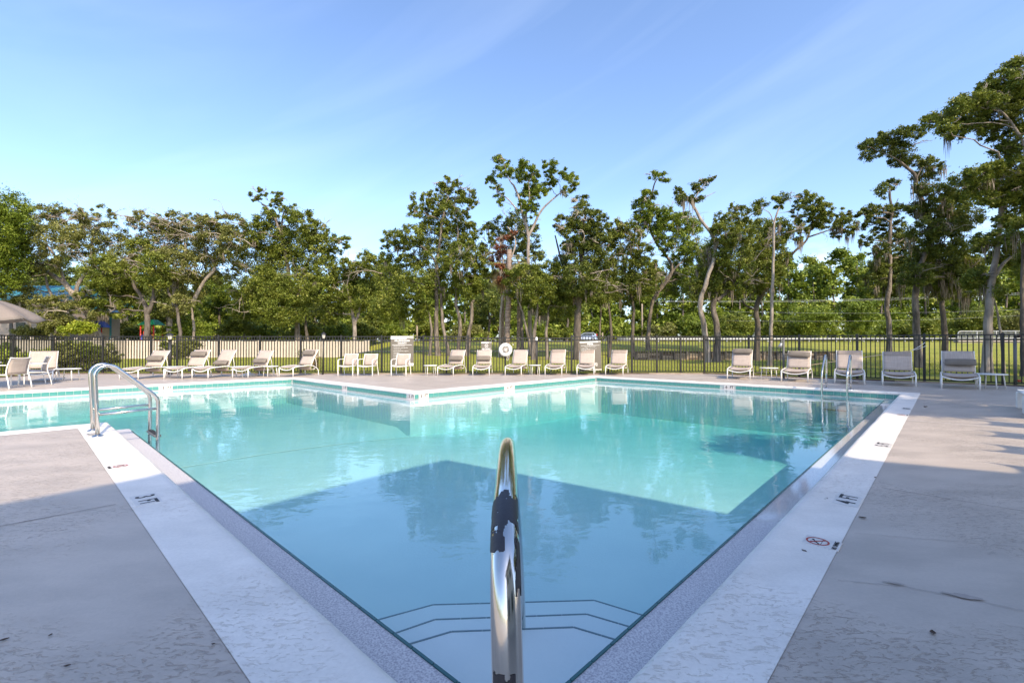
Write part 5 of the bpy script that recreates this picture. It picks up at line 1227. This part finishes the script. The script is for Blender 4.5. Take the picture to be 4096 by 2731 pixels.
# --- centre group (on the lawn)
tree('tall many-stemmed oak behind the county sign', 36, [([(1007, 830), (1000, 760), (1003, 700), (1000, 640), (1010, 560), (1020, 480)], 12), ([(1034, 825), (1018, 750), (1014, 700), (1000, 600), (960, 560)], 9), ([(1050, 828), (1055, 750), (1048, 690), (1050, 600), (1050, 520)], 10), ([(1071, 826), (1078, 760), (1084, 705), (1090, 690)], 12), ([(985, 820), (990, 760), (980, 700)], 8)],
     [(1028, 420, 18, 14), (1052, 428, 14, 14), (985, 455, 22, 14), (1012, 448, 26, 20), (1045, 455, 26, 20), (1078, 448, 20, 14), (1084, 470, 12, 12), (950, 452, 8, 9), (952, 484, 16, 16), (980, 490, 26, 18), (1022, 490, 34, 22), (1060, 500, 20, 20), (905, 545, 28, 18), (945, 540, 32, 20), (990, 535, 34, 28), (1035, 545, 34, 32), (1075, 540, 26, 26), (900, 580, 26, 20), (950, 585, 34, 26), (1000, 600, 38, 30), (1050, 600, 36, 34), (1090, 590, 26, 38), (905, 640, 44, 32), (960, 650, 40, 30), (1020, 660, 36, 26), (1070, 655, 34, 26), (900, 700, 44, 34), (955, 710, 36, 26), (1100, 640, 22, 30)], 'leaf', 'bark', 1.0, moss=34, bare=16)
# cabbage palms and the dead vine
def palm(label, Y, xb, yb, xt, yt, wpx, n_green, n_dead, col_='leaf_olive'):
    b0 = PS(xb, 700, Y); zb = tz(b0.x, Y); top = PS(xt, yt, Y); o = empty('palm_tree', (b0.x, Y, zb), 0, label, 'palm tree'); org = Vector((b0.x, Y, zb))
    P = wig((0, 0, -.1), top - org, 10, .004); mbk = MB(); mbk.tube(P, [wpx / 1059.8 * Y / 2 * (1.15 - .25 * i / 10) for i in range(11)], 10, cap=True); mbk.build('trunk', M['palm_bark'], o)
    for nm, cnt, m_, droop in (('fronds', n_green, 'leaf_yellow' if col_ == 'y' else col_, .5), ('dead_fronds', n_dead, 'leaf_tan', 1.5)):
        if not cnt: continue
        vs = []; tt = []
        for k in range(cnt):
            a = random.uniform(0, 6.28); el = random.uniform(-.2, .9) - droop; L_ = random.uniform(1.1, 1.7)
            d = Vector((math.cos(a) * math.cos(el), math.sin(a) * math.cos(el), math.sin(el))); hub = (top - org) + d * L_ * .45
            side = d.cross(Vector((0, 0, 1))).normalized()
            for j in range(16):
                f = (j / 15 - .5) * 2.0; dd = (d * math.cos(f) + side * math.sin(f)).normalized(); tip = hub + dd * L_ * .62 + Vector((0, 0, -.30 * L_ * (.5 + droop * .6)))
                s2 = dd.cross(Vector((0, 0, 1))).normalized() * .035; midp = hub + dd * L_ * .36
                vs += [hub, midp + s2, tip, midp - s2]; tt.append(random.random())
        link(nm, np_mesh(nm, np.array([tuple(v) for v in vs]), len(tt), 4, M[m_], np.array(tt)), o)
    return o
palm('straight pale headless palm trunk behind the life ring', 34, 1164, 800, 1170, 573, 12, 0, 0)
palm('cabbage palm with brown hanging skirt behind the life ring', 35.5, 1152, 800, 1156, 610, 9, 16, 26)
palm('slender palm with green and tan fronds right of the headless trunk', 36, 1190, 800, 1192, 600, 7, 14, 16)
tree('rusty dead-leaved tree tangled around the palms', 35.2, [([(1148, 800), (1150, 720), (1160, 640), (1150, 560)], 7), ([(1160, 620), (1185, 560), (1165, 520)], 5)],
     [(1150, 560, 16, 18), (1158, 595, 20, 24), (1150, 625, 16, 22), (1138, 600, 10, 24), (1175, 540, 16, 10), (1150, 760, 8, 20)], 'leaf_red', 'dead_wood', .65, bare=14, moss=8)
tree('bushy green oak behind the rusty tree', 41, [([(1200, 815), (1195, 700), (1190, 600)], 9)], [(1150, 520, 26, 20), (1190, 508, 30, 22), (1215, 540, 26, 26), (1180, 560, 36, 24), (1225, 600, 26, 34), (1120, 560, 18, 40), (1235, 650, 30, 26)], 'leaf_dark', 'bark', .85, moss=8, bare=8)
tree('tallest slender tree with airy forked crown in the middle', 37, [([(1218, 822), (1216, 700), (1213, 600), (1212, 540), (1200, 500), (1192, 450), (1175, 420)], 10), ([(1213, 545), (1235, 500), (1255, 470), (1290, 440)], 7), ([(1205, 510), (1215, 460), (1215, 420)], 5), ([(1195, 490), (1165, 455), (1140, 440)], 4)],
     [(1150, 372, 20, 14), (1158, 392, 20, 14), (1130, 412, 14, 16), (1145, 440, 12, 14), (1205, 376, 16, 12), (1200, 400, 22, 16), (1222, 400, 18, 16), (1225, 425, 24, 14), (1262, 375, 18, 10), (1268, 400, 16, 16), (1240, 440, 20, 14), (1300, 405, 20, 14), (1315, 420, 14, 16), (1300, 440, 12, 10), (1212, 450, 22, 18), (1205, 475, 18, 14), (1222, 480, 16, 12), (1150, 462, 8, 8), (1262, 425, 18, 10)], 'leaf_bright', 'bark_pale', 1.15, moss=3, bare=3, hollow=.3)
tree('low spreading oak hiding the foot of the tallest tree', 33, [([(1225, 828), (1228, 760), (1235, 700)], 12), ([(1226, 760), (1200, 720), (1190, 690)], 7), ([(1258, 825), (1255, 760), (1262, 700)], 9)],
     [(1180, 640, 26, 22), (1215, 630, 30, 22), (1260, 630, 30, 26), (1290, 660, 34, 28), (1235, 665, 40, 28), (1190, 680, 28, 24), (1290, 705, 34, 22), (1240, 705, 30, 18)], 'leaf', 'bark', 1.0, moss=18, bare=7)
tree('dark thick-trunked oak behind the POOL sign', 33, [([(1327, 828), (1325, 760), (1328, 700), (1335, 640), (1340, 560), (1345, 500)], 19), ([(1330, 690), (1310, 640), (1290, 600), (1275, 540)], 8), ([(1345, 640), (1380, 600), (1400, 560)], 8)],
     [(1335, 462, 18, 12), (1342, 478, 22, 12), (1340, 505, 36, 22), (1375, 510, 22, 26), (1320, 530, 32, 18), (1360, 540, 30, 24), (1315, 560, 34, 12), (1385, 560, 22, 22), (1340, 585, 44, 28), (1300, 610, 30, 22), (1380, 610, 34, 30), (1330, 640, 44, 30), (1300, 665, 30, 28), (1365, 670, 40, 28), (1400, 650, 24, 30), (1288, 510, 16, 16)], 'leaf_dark', 'bark_dark', 1.1, moss=40, bare=26)
tree('slim twin-trunked oak right of the POOL sign', 36, [([(1399, 826), (1404, 770), (1400, 720), (1395, 660)], 9), ([(1375, 815), (1378, 760), (1380, 700)], 7), ([(1455, 826), (1452, 770), (1455, 700), (1440, 640), (1430, 570)], 9)],
     [(1415, 525, 24, 16), (1450, 530, 26, 18), (1430, 560, 34, 24), (1475, 580, 26, 24), (1440, 600, 36, 28), (1480, 625, 30, 30), (1420, 645, 34, 24), (1465, 660, 36, 26), (1430, 685, 30, 16), (1500, 640, 20, 30)], 'leaf', 'bark_dark', 1.05, moss=34, bare=20)
tree('oak leaning left with a light feathery crown', 38, [([(1488, 824), (1490, 760), (1500, 690), (1545, 620), (1510, 560), (1490, 500), (1500, 440)], 10), ([(1496, 700), (1530, 640), (1570, 600)], 8), ([(1495, 455), (1505, 420), (1515, 405)], 4)],
     [(1500, 402, 16, 8), (1525, 406, 18, 8), (1490, 455, 28, 14), (1478, 482, 24, 26), (1500, 500, 30, 28), (1470, 520, 16, 26), (1540, 500, 32, 20), (1535, 530, 34, 24), (1575, 515, 30, 22), (1585, 550, 34, 30), (1545, 570, 28, 20), (1600, 590, 34, 28), (1560, 615, 34, 24), (1600, 640, 40, 28), (1540, 655, 30, 24)], 'leaf_bright', 'bark', .95, moss=30, bare=18)
tree('windswept tree with a long bare crooked limb against the sky', 31, [([(1626, 842), (1618, 760), (1610, 700), (1625, 640), (1645, 580), (1640, 540), (1612, 510), (1592, 470), (1580, 452)], 13), ([(1595, 480), (1600, 450), (1622, 420)], 4), ([(1590, 462), (1620, 452), (1645, 440)], 2.5)],
     [(1560, 448, 13, 15), (1575, 458, 20, 10), (1598, 455, 16, 10), (1600, 432, 14, 10), (1618, 418, 12, 7), (1632, 408, 12, 5), (1640, 650, 30, 26), (1600, 665, 26, 22)], 'leaf_dark', 'bark_pale', 1.15, moss=16, bare=6)
tree('stout straight oak just right of the windswept tree', 31.5, [([(1646, 842), (1648, 770), (1640, 700), (1655, 640), (1670, 560)], 17), ([(1648, 690), (1690, 640), (1700, 580)], 9)],
     [(1662, 505, 22, 18), (1690, 480, 16, 12), (1705, 500, 20, 22), (1665, 540, 34, 26), (1705, 545, 34, 30), (1650, 580, 30, 28), (1690, 600, 40, 34), (1650, 630, 36, 26), (1690, 655, 34, 24), (1625, 615, 20, 26)], 'leaf', 'bark', 1.05, moss=60, bare=14)
tree('oak whose limb arcs right to a separate leafy cluster', 35, [([(1736, 826), (1740, 760), (1738, 705), (1760, 640), (1770, 580)], 15), ([(1737, 712), (1712, 700), (1700, 680)], 6), ([(1745, 690), (1790, 620), (1825, 580), (1850, 555), (1865, 520), (1870, 490)], 7), ([(1855, 545), (1900, 530), (1935, 520)], 4)],
     [(1745, 530, 28, 22), (1785, 535, 28, 28), (1735, 570, 30, 28), (1775, 580, 36, 30), (1760, 630, 40, 28), (1730, 655, 24, 22), (1845, 455, 20, 14), (1870, 468, 26, 18), (1835, 485, 16, 18), (1890, 485, 24, 18), (1862, 505, 30, 18), (1840, 535, 18, 16), (1900, 510, 20, 14), (1935, 495, 20, 14), (1945, 520, 22, 18), (1925, 535, 16, 12)], 'leaf', 'bark_dark', 1.15, moss=70, bare=12)
tree('thin bare-trunked tree with two tiny tufts on top', 27, [([(1767, 842), (1770, 780), (1772, 720), (1775, 640), (1779, 560), (1782, 510), (1792, 475)], 9), ([(1781, 520), (1770, 490), (1750, 478)], 2.5)],
     [(1746, 472, 14, 10), (1742, 482, 10, 8), (1785, 458, 12, 7), (1800, 455, 10, 8), (1792, 470, 12, 7)], 'leaf', 'bark_pale', 1.6, moss=0, bare=3)
tree('dark spiky tree with a narrow top in the right group', 33, [([(2041, 830), (2042, 760), (2038, 700), (2045, 640), (2047, 560), (2050, 480), (2046, 440)], 12), ([(2048, 500), (2060, 470), (2066, 455)], 3)],
     [(2045, 424, 18, 12), (2030, 440, 14, 12), (2000, 478, 22, 8), (1985, 492, 16, 10), (2030, 490, 30, 14), (2070, 485, 30, 14), (2010, 515, 26, 12), (2050, 525, 34, 16), (1995, 550, 24, 12), (2065, 555, 40, 18), (2030, 575, 30, 14), (2085, 590, 30, 20), (2040, 615, 40, 22), (2010, 640, 30, 18), (2075, 640, 34, 22), (2045, 665, 40, 16)], 'leaf_dark', 'bark', 1.1, moss=44, bare=8)
tree('tall oak leaning left with a flat-topped crown at right', 25, [([(2112, 848), (2106, 780), (2104, 700), (2112, 620), (2135, 560), (2140, 500), (2112, 440), (2098, 400), (2070, 370)], 15), ([(2135, 540), (2160, 500), (2190, 480)], 7), ([(2105, 415), (2120, 385)], 4)],
     [(1992, 335, 18, 10), (2015, 322, 26, 14), (2050, 312, 28, 14), (2085, 302, 24, 12), (2110, 300, 20, 12), (2000, 352, 18, 10), (2040, 345, 32, 14), (2075, 345, 26, 16), (2060, 372, 24, 10), (2100, 370, 22, 14), (2140, 380, 26, 16), (2130, 405, 30, 12), (2120, 430, 16, 14), (2160, 440, 34, 20), (2110, 480, 20, 14), (2150, 485, 44, 22), (2190, 510, 36, 24), (2130, 530, 36, 22), (2170, 555, 44, 24), (2115, 580, 34, 20), (2160, 605, 44, 24), (2105, 630, 34, 24), (2190, 640, 34, 24)], 'leaf_dark', 'bark', 1.05, moss=56, bare=10)
tree('oak with ivy-dark trunk behind the last right lounger', 27, [([(2168, 850), (2170, 780), (2165, 700), (2175, 640), (2190, 560)], 14)],
     [(2190, 470, 36, 22), (2220, 500, 34, 24), (2180, 590, 40, 24), (2215, 620, 36, 24), (2160, 660, 40, 22), (2200, 670, 34, 18), (2235, 580, 26, 26), (2150, 640, 26, 20)], 'leaf', 'bark_dark', 1.0, moss=50, bare=6)
tree('large spreading oak with the thick sunlit trunk at the right', 20, [([(2264, 858), (2268, 780), (2270, 700), (2276, 655), (2285, 600), (2300, 500), (2320, 400)], 19), ([(2275, 650), (2300, 610), (2330, 585), (2375, 540)], 9), ([(2300, 500), (2340, 400), (2355, 330), (2300, 250), (2240, 250)], 8)],
     [(2340, 150, 26, 16), (2310, 178, 28, 16), (2355, 190, 26, 20), (2275, 200, 26, 14), (2320, 215, 40, 18), (2240, 220, 26, 14), (2270, 235, 36, 16), (2205, 245, 28, 14), (2170, 262, 24, 12), (2230, 262, 36, 14), (2140, 278, 18, 10), (2180, 288, 26, 10), (2290, 265, 40, 18), (2345, 260, 30, 30), (2240, 292, 32, 12), (2200, 308, 20, 10), (2290, 300, 34, 16), (2345, 320, 30, 24), (2310, 345, 26, 14), (2340, 380, 32, 20), (2290, 385, 28, 14), (2250, 400, 30, 14), (2215, 410, 24, 12), (2310, 420, 40, 20), (2250, 430, 34, 16), (2350, 440, 26, 26), (2290, 455, 40, 14), (2330, 500, 40, 20), (2280, 545, 30, 16), (2330, 560, 34, 22), (2250, 560, 20, 14), (2300, 590, 30, 12), (2240, 640, 26, 20), (2345, 600, 24, 22)], 'leaf', 'bark_pale', 1.1, moss=14, bare=26, lsize=.105, depth=1.1)
tree('dark trunk and low foliage at the extreme right edge', 18.6, [([(2350, 860), (2349, 780), (2348, 700), (2352, 560)], 12)], [(2370, 520, 34, 30), (2375, 600, 34, 26), (2380, 420, 30, 50)], 'leaf', 'bark_dark', 1.0, moss=14)
tree('small pale sapling trunk leaning between the thick oak and the gate post', 20.5, [([(2306, 856), (2300, 780), (2292, 720), (2280, 670)], 6)], [(2278, 655, 16, 14), (2296, 668, 14, 12)], 'leaf', 'bark_pale', 1.0)
# trees out of frame at the right that dapple the deck
def side_tree(x, y, h, r, label):
    o = empty('oak_tree', (x, y, 0), 0, label, 'tree'); mbk = MB(); mbk.tube([(0, 0, -.1), (.1, .1, h * .4), (0, .2, h * .9)], [.28, .22, .08], 9, cap=False)
    V_, T_ = [], []
    for k in range(8):
        c = Vector((random.uniform(-1, 1) * r, random.uniform(-1, 1) * r, h * random.uniform(.62, 1.05))); P, tt, cc = blob_points(np.array(c), np.array([r * .50, r * .50, r * .26]), 6500, .30, .1); V_.append(P); T_.append(tt)
        mbk.tube(wig((0, .1, h * .45), c, 5, .1), [.10, .08, .07, .05, .03, .02], 6, cap=False)
    mbk.build('trunk', M['bark'], o); P = np.concatenate(V_); v, n, tt = leaf_quads(P, .17, np.concatenate(T_)); link('crown', np_mesh('crown', v, n, 3, M['leaf'], tt), o)
side_tree(14.9, 4.4, 8.5, 3.3, 'oak out of frame to the right whose shadow dapples the deck')
side_tree(18.6, 4.6, 8.8, 3.6, 'second oak out of frame to the right of the pool deck')
side_tree(27.5, 15.5, 12, 5.0, 'tall oak out of frame to the right shading the near lawn')
side_tree(33.0, 21.5, 13, 5.5, 'broad oak out of frame at the far right shading the lawn')
side_tree(24.0, 8.0, 11, 4.5, 'oak out of frame beside the end of the fence')

# shrubs
def shrub(px, py, rxp, ryp, Y, label, lm, dens=1.0, sticks=6, name='shrub', cat='shrub', ls=None):
    c = P4(px, py, Y); gz = tz(c.x, Y); o = empty(name, (c.x, Y, gz), 0, label, cat); s_ = Y / F4; r3 = np.array([rxp * s_, (rxp + ryp) * .5 * s_, ryp * s_]); cz = c.z - gz
    V_, T_ = [], []
    for k in range(6):
        cc_ = np.array([random.uniform(-.5, .5) * r3[0], random.uniform(-.4, .4) * r3[1], cz + random.uniform(-.45, .35) * r3[2]])
        P, tt, q = blob_points(cc_, r3 * random.uniform(.45, .7), int(dens * 5.2 * rxp * ryp / 3.03 / 3), max(.10, .2 * min(r3)), .2); V_.append(P); T_.append(tt)
    P = np.concatenate(V_); tt = np.concatenate(T_); P[:, 2] = np.maximum(P[:, 2], .03); LEAVES[0] += len(P)
    v, n, tt = leaf_quads(P, ls or Y * .0042, tt); link('foliage', np_mesh('foliage', v, n, 3, M[lm], tt), o)
    mbk = MB()
    for k in range(sticks): mbk.tube(wig((random.uniform(-.2, .2), random.uniform(-.2, .2), -.05), (random.uniform(-.8, .8) * r3[0], random.uniform(-.5, .5) * r3[1], cz + random.uniform(-.3, .6) * r3[2]), 5, .08), [.025, .02, .017, .013, .01, .006], 4, cap=False)
    mbk.build('stems', M['bark'], o)
shrub(30, 1450, 70, 62, 21.4, 'bright yellow-green hedge shrub at the far left edge behind the fence', 'leaf_yellow', 2.0, ls=.12)
shrub(150, 1445, 75, 58, 21.8, 'yellow-green hedge shrub behind the far left lounger', 'leaf_yellow', 2.0, ls=.12)
shrub(10, 1395, 60, 30, 23.5, 'dark green shrub at the left edge above the yellow hedge', 'leaf_dark', 1.2)
shrub(265, 1425, 60, 75, 22.2, 'loose mixed green shrub behind the lone wide table', 'leaf_olive', 1.1, 10, ls=.10)
shrub(352, 1425, 65, 78, 22.5, 'airy dark twiggy shrub above the left ladder', 'leaf', .55, 14, ls=.10)
shrub(440, 1420, 42, 70, 23, 'thin open shrub with see-through branches right of the twiggy one', 'leaf_olive', .5, 10, ls=.09)
shrub(325, 1310, 62, 38, 45, 'bright lime bush rising above the cream fence', 'leaf_yellow', 1.7)
shrub(735, 1400, 52, 52, 40, 'yellow-brown shrub in front of the cream fence behind the left lamp', 'leaf_olive', 1.3)
shrub(668, 1385, 28, 40, 41, 'small dark shrub in front of the cream fence by the play tower', 'leaf', 1.1)
shrub(1262, 1445, 14, 45, 23.5, 'wispy dry plant beside the slim lamp post', 'leaf_tan', .4, 9, ls=.07)
shrub(1212, 1430, 16, 55, 23.5, 'wispy feathery sapling behind the fifth lounger', 'leaf_olive', .35, 9, ls=.07)
for px, py, rx, ry, Y, lb, lm in ((150, 1330, 120, 50, 50, 'olive bush against the tan building', 'leaf_olive'), (240, 1290, 70, 60, 47, 'drooping mossy bush under the leaning oak', 'leaf_olive'), (520, 1330, 80, 50, 56, 'dark bush between annex and play tower', 'leaf_dark'),
    (700, 1320, 60, 40, 50.5, 'yellow-green bush with palm-like leaves right of the play tower', 'leaf_bright'), (800, 1310, 80, 60, 52, 'bright shrub behind the cream fence above the second lounger', 'leaf_bright'), (930, 1320, 90, 55, 58, 'green shrub behind the cream fence above the fourth lounger', 'leaf'),
    (1070, 1325, 90, 50, 60, 'green shrub behind the cream fence at its middle', 'leaf_bright'), (1200, 1330, 80, 50, 58, 'low green shrub above the fifth lounger', 'leaf'), (1330, 1325, 90, 50, 62, 'fresh green shrub left of the county sign', 'leaf_bright'), (1460, 1320, 80, 55, 64, 'green shrub behind the end of the cream fence', 'leaf'),
    (3250, 1285, 100, 85, 70, 'rounded light green bush beyond the path at right', 'leaf_bright'), (3420, 1240, 62, 120, 70, 'pointed bright green cypress-like bush beyond the path', 'leaf_bright'), (3120, 1310, 70, 60, 71, 'leafy vine covered bush left of the rounded bush', 'leaf'), (2780, 1310, 110, 60, 92.5, 'bright roadside bush behind the guard rail', 'leaf_bright'), (2620, 1325, 90, 45, 92.5, 'olive roadside bush near the utility pole', 'leaf_olive'),
    (3700, 1310, 110, 65, 69, 'broad green bush beyond the path behind the leaning pole', 'leaf'), (3900, 1290, 110, 75, 69, 'large leafy bush above the tube railing', 'leaf'), (4060, 1280, 80, 80, 68, 'leafy bush at the right edge above the railing', 'leaf_olive'),
    (1570, 1325, 85, 48, 66, 'bright low bush beyond the path behind the county sign', 'leaf_bright'), (1720, 1322, 80, 46, 67, 'green low bush beyond the path behind the many-stemmed oak', 'leaf'), (1870, 1326, 80, 42, 66, 'olive low bush beyond the path left of the headless palm', 'leaf_olive'), (2110, 1318, 90, 50, 68, 'bright bush beyond the path right of the palms', 'leaf_bright'),
    (2240, 1332, 60, 34, 66, 'small green bush beyond the path left of the thick dark trunk', 'leaf'), (2480, 1325, 60, 38, 93, 'green roadside bush right of the car', 'leaf_bright'), (2960, 1305, 80, 62, 70, 'green bush beyond the path between the pale trunks', 'leaf'), (3560, 1315, 70, 52, 70, 'green bush beyond the path right of the pointed bush', 'leaf_bright')):
    shrub(px, py, rx, ry, Y, lb, lm, .50 if Y > 66 else .6, 3)
# small fan palm with yellow leaves
palm('low yellow fan palm behind the left lamp post', 49.8, 402, 785, 402, 772, 6, 22, 8, 'y')

# far woods: one mass
def woods():
    V_, T_ = [], []; mbk = MB(); N_ = 140
    for i in range(N_):
        row = i % 3; Y = (97, 106, 118)[row] + random.uniform(-2, 3); x = -1.22 * Y + 2.44 * Y * ((i // 3) + random.random()) / (N_ / 3)
        sx_ = 1176 + x / Y * 1059.8
        hs = 640 if sx_ < 1250 else (650 if sx_ < 1430 else (610 if sx_ < 1800 else 590)); hs += random.uniform(-18, 34)
        top = PS(0, hs, Y).z; z0 = 1.9; hgt = top - z0
        mbk.tube([(x, Y, z0 - .2), (x + random.uniform(-.5, .5), Y, z0 + hgt * .4), (x + random.uniform(-1, 1), Y, z0 + hgt * .85)], [.26, .2, .08], 6, cap=False)
        for k in range(7):
            t = k / 6; c = np.array([x + random.uniform(-1.8, 1.8), Y + random.uniform(-2, 2), z0 + hgt * (.20 + .75 * t)]); r_ = random.uniform(1.6, 2.8) * (1.15 - .45 * t)
            P, tt, cc = blob_points(c, np.array([r_ * 1.15, r_, r_ * .85]), 560, .8, .5); V_.append(P); T_.append(np.clip(tt + random.uniform(-.12, .2), 0, 1))
    for i in range(170):                                # undergrowth at their feet
        Y = random.uniform(92, 96) if i % 2 else random.uniform(98, 112); x = -1.2 * Y + 2.4 * Y * (i + random.random()) / 170; h3 = random.uniform(1.5, 3.2) if i % 2 else 3.6; P, tt, cc = blob_points(np.array([x, Y, 2.0 + h3 * .75]), np.array([2.9, 1.6, h3]), 700, .6, .35); V_.append(P); T_.append(np.clip(tt + .2, 0, 1))
    P = np.concatenate(V_); tt = np.concatenate(T_); v, n, tt = leaf_quads(P, .74, tt)
    o = link('woods', np_mesh('woods', v, n, 3, M['leaf_bright'], tt)); tag(o, 'dense far wood beyond the road', kind='stuff'); mbk.build('trunks', M['bark'], o); o.children[0]['kind'] = 'stuff'
    LEAVES[0] += n
woods()
# mid belt between lawn and woods on the left, behind the cream fence
for i, (x, y0, w2, h2, Y, lm) in enumerate(((-10, 700, 60, 50, 62, 'leaf'), (120, 640, 70, 60, 66, 'leaf_dark'), (250, 650, 70, 70, 64, 'leaf'), (380, 690, 70, 60, 66, 'leaf_dark'), (500, 690, 60, 60, 62, 'leaf_bright'), (560, 720, 50, 40, 66, 'leaf'), (740, 720, 60, 46, 68, 'leaf_dark'), (860, 725, 60, 40, 70, 'leaf'), (1120, 700, 60, 50, 72, 'leaf_dark'), (1210, 720, 50, 40, 70, 'leaf_bright'), (1300, 720, 60, 40, 70, 'leaf'))):
    nm = ['at the left edge behind the parasol', 'behind the teal roof', 'behind the leaning oak', 'behind the play tower', 'behind the slanting pale limb', 'at the left foot of the tall spray-topped oak', 'below the sky gap', 'behind the forked-trunk oak', 'behind the palms', 'low behind the tallest tree', 'behind the thick-trunked dark oak'][i]
    tree('background tree ' + nm, Y, [([(x, 790), (x + 4, 740), (x, y0)], 7)], [(x - w2 * .4, y0 + h2 * .1, w2 * .5, h2 * .5), (x + w2 * .35, y0 - h2 * .1, w2 * .5, h2 * .5), (x, y0 - h2 * .45, w2 * .5, h2 * .45), (x, y0 + h2 * .5, w2 * .6, h2 * .4)], lm, 'bark_dark', .8, name='background_tree', depth=1, group='background trees behind the cream fence and lawn')

# utility poles and wires
for (px, y0, y1, Y, lb) in ((2282 * 1.1255, 1215, 1362, 92, 'pale utility pole beyond the road right of the car'), (1668, 1300, 1362, 60, 'square pale post beyond the county sign'), (2157, 1240, 1362, 68, 'slim pale pole behind the capped post'), (2410, 1330, 1362, 90, 'short white roadside post behind the car')):
    b = P4(px, y1, Y); t_ = P4(px, y0, Y); o = empty('utility_pole', (b.x, Y, tz(b.x, Y)), 0, lb, 'pole'); MB().tube([(0, 0, 0), (0, 0, t_.z - tz(b.x, Y))], .13 if Y > 61 else .11, 8).build('shaft', M['wood_pale'], o)
for k, (ya, yb, xa, xb) in enumerate(((1203, 1165, 2640, 4200), (1207, 1171, 2640, 4200), (1245, 1232, 2900, 4200), (1282, 1255, 2900, 4200))):
    A, B = P4(xa, ya, 63), P4(xb, yb, 63); pts = [A.lerp(B, i / 20) - A + Vector((0, 0, -.9 * (1 - (2 * i / 20 - 1) ** 2) * .5)) for i in range(21)]
    o = empty('overhead_wire', A, 0, ['uppermost pale overhead wire across the right trees', 'second overhead wire close under the uppermost', 'third overhead wire midway down the right bushes', 'lowest overhead wire in front of the right bushes'][k], 'wire', 'overhead wires'); MB().tube(pts, .013 if k < 2 else .008, 4).build('cable', M['galv'], o)
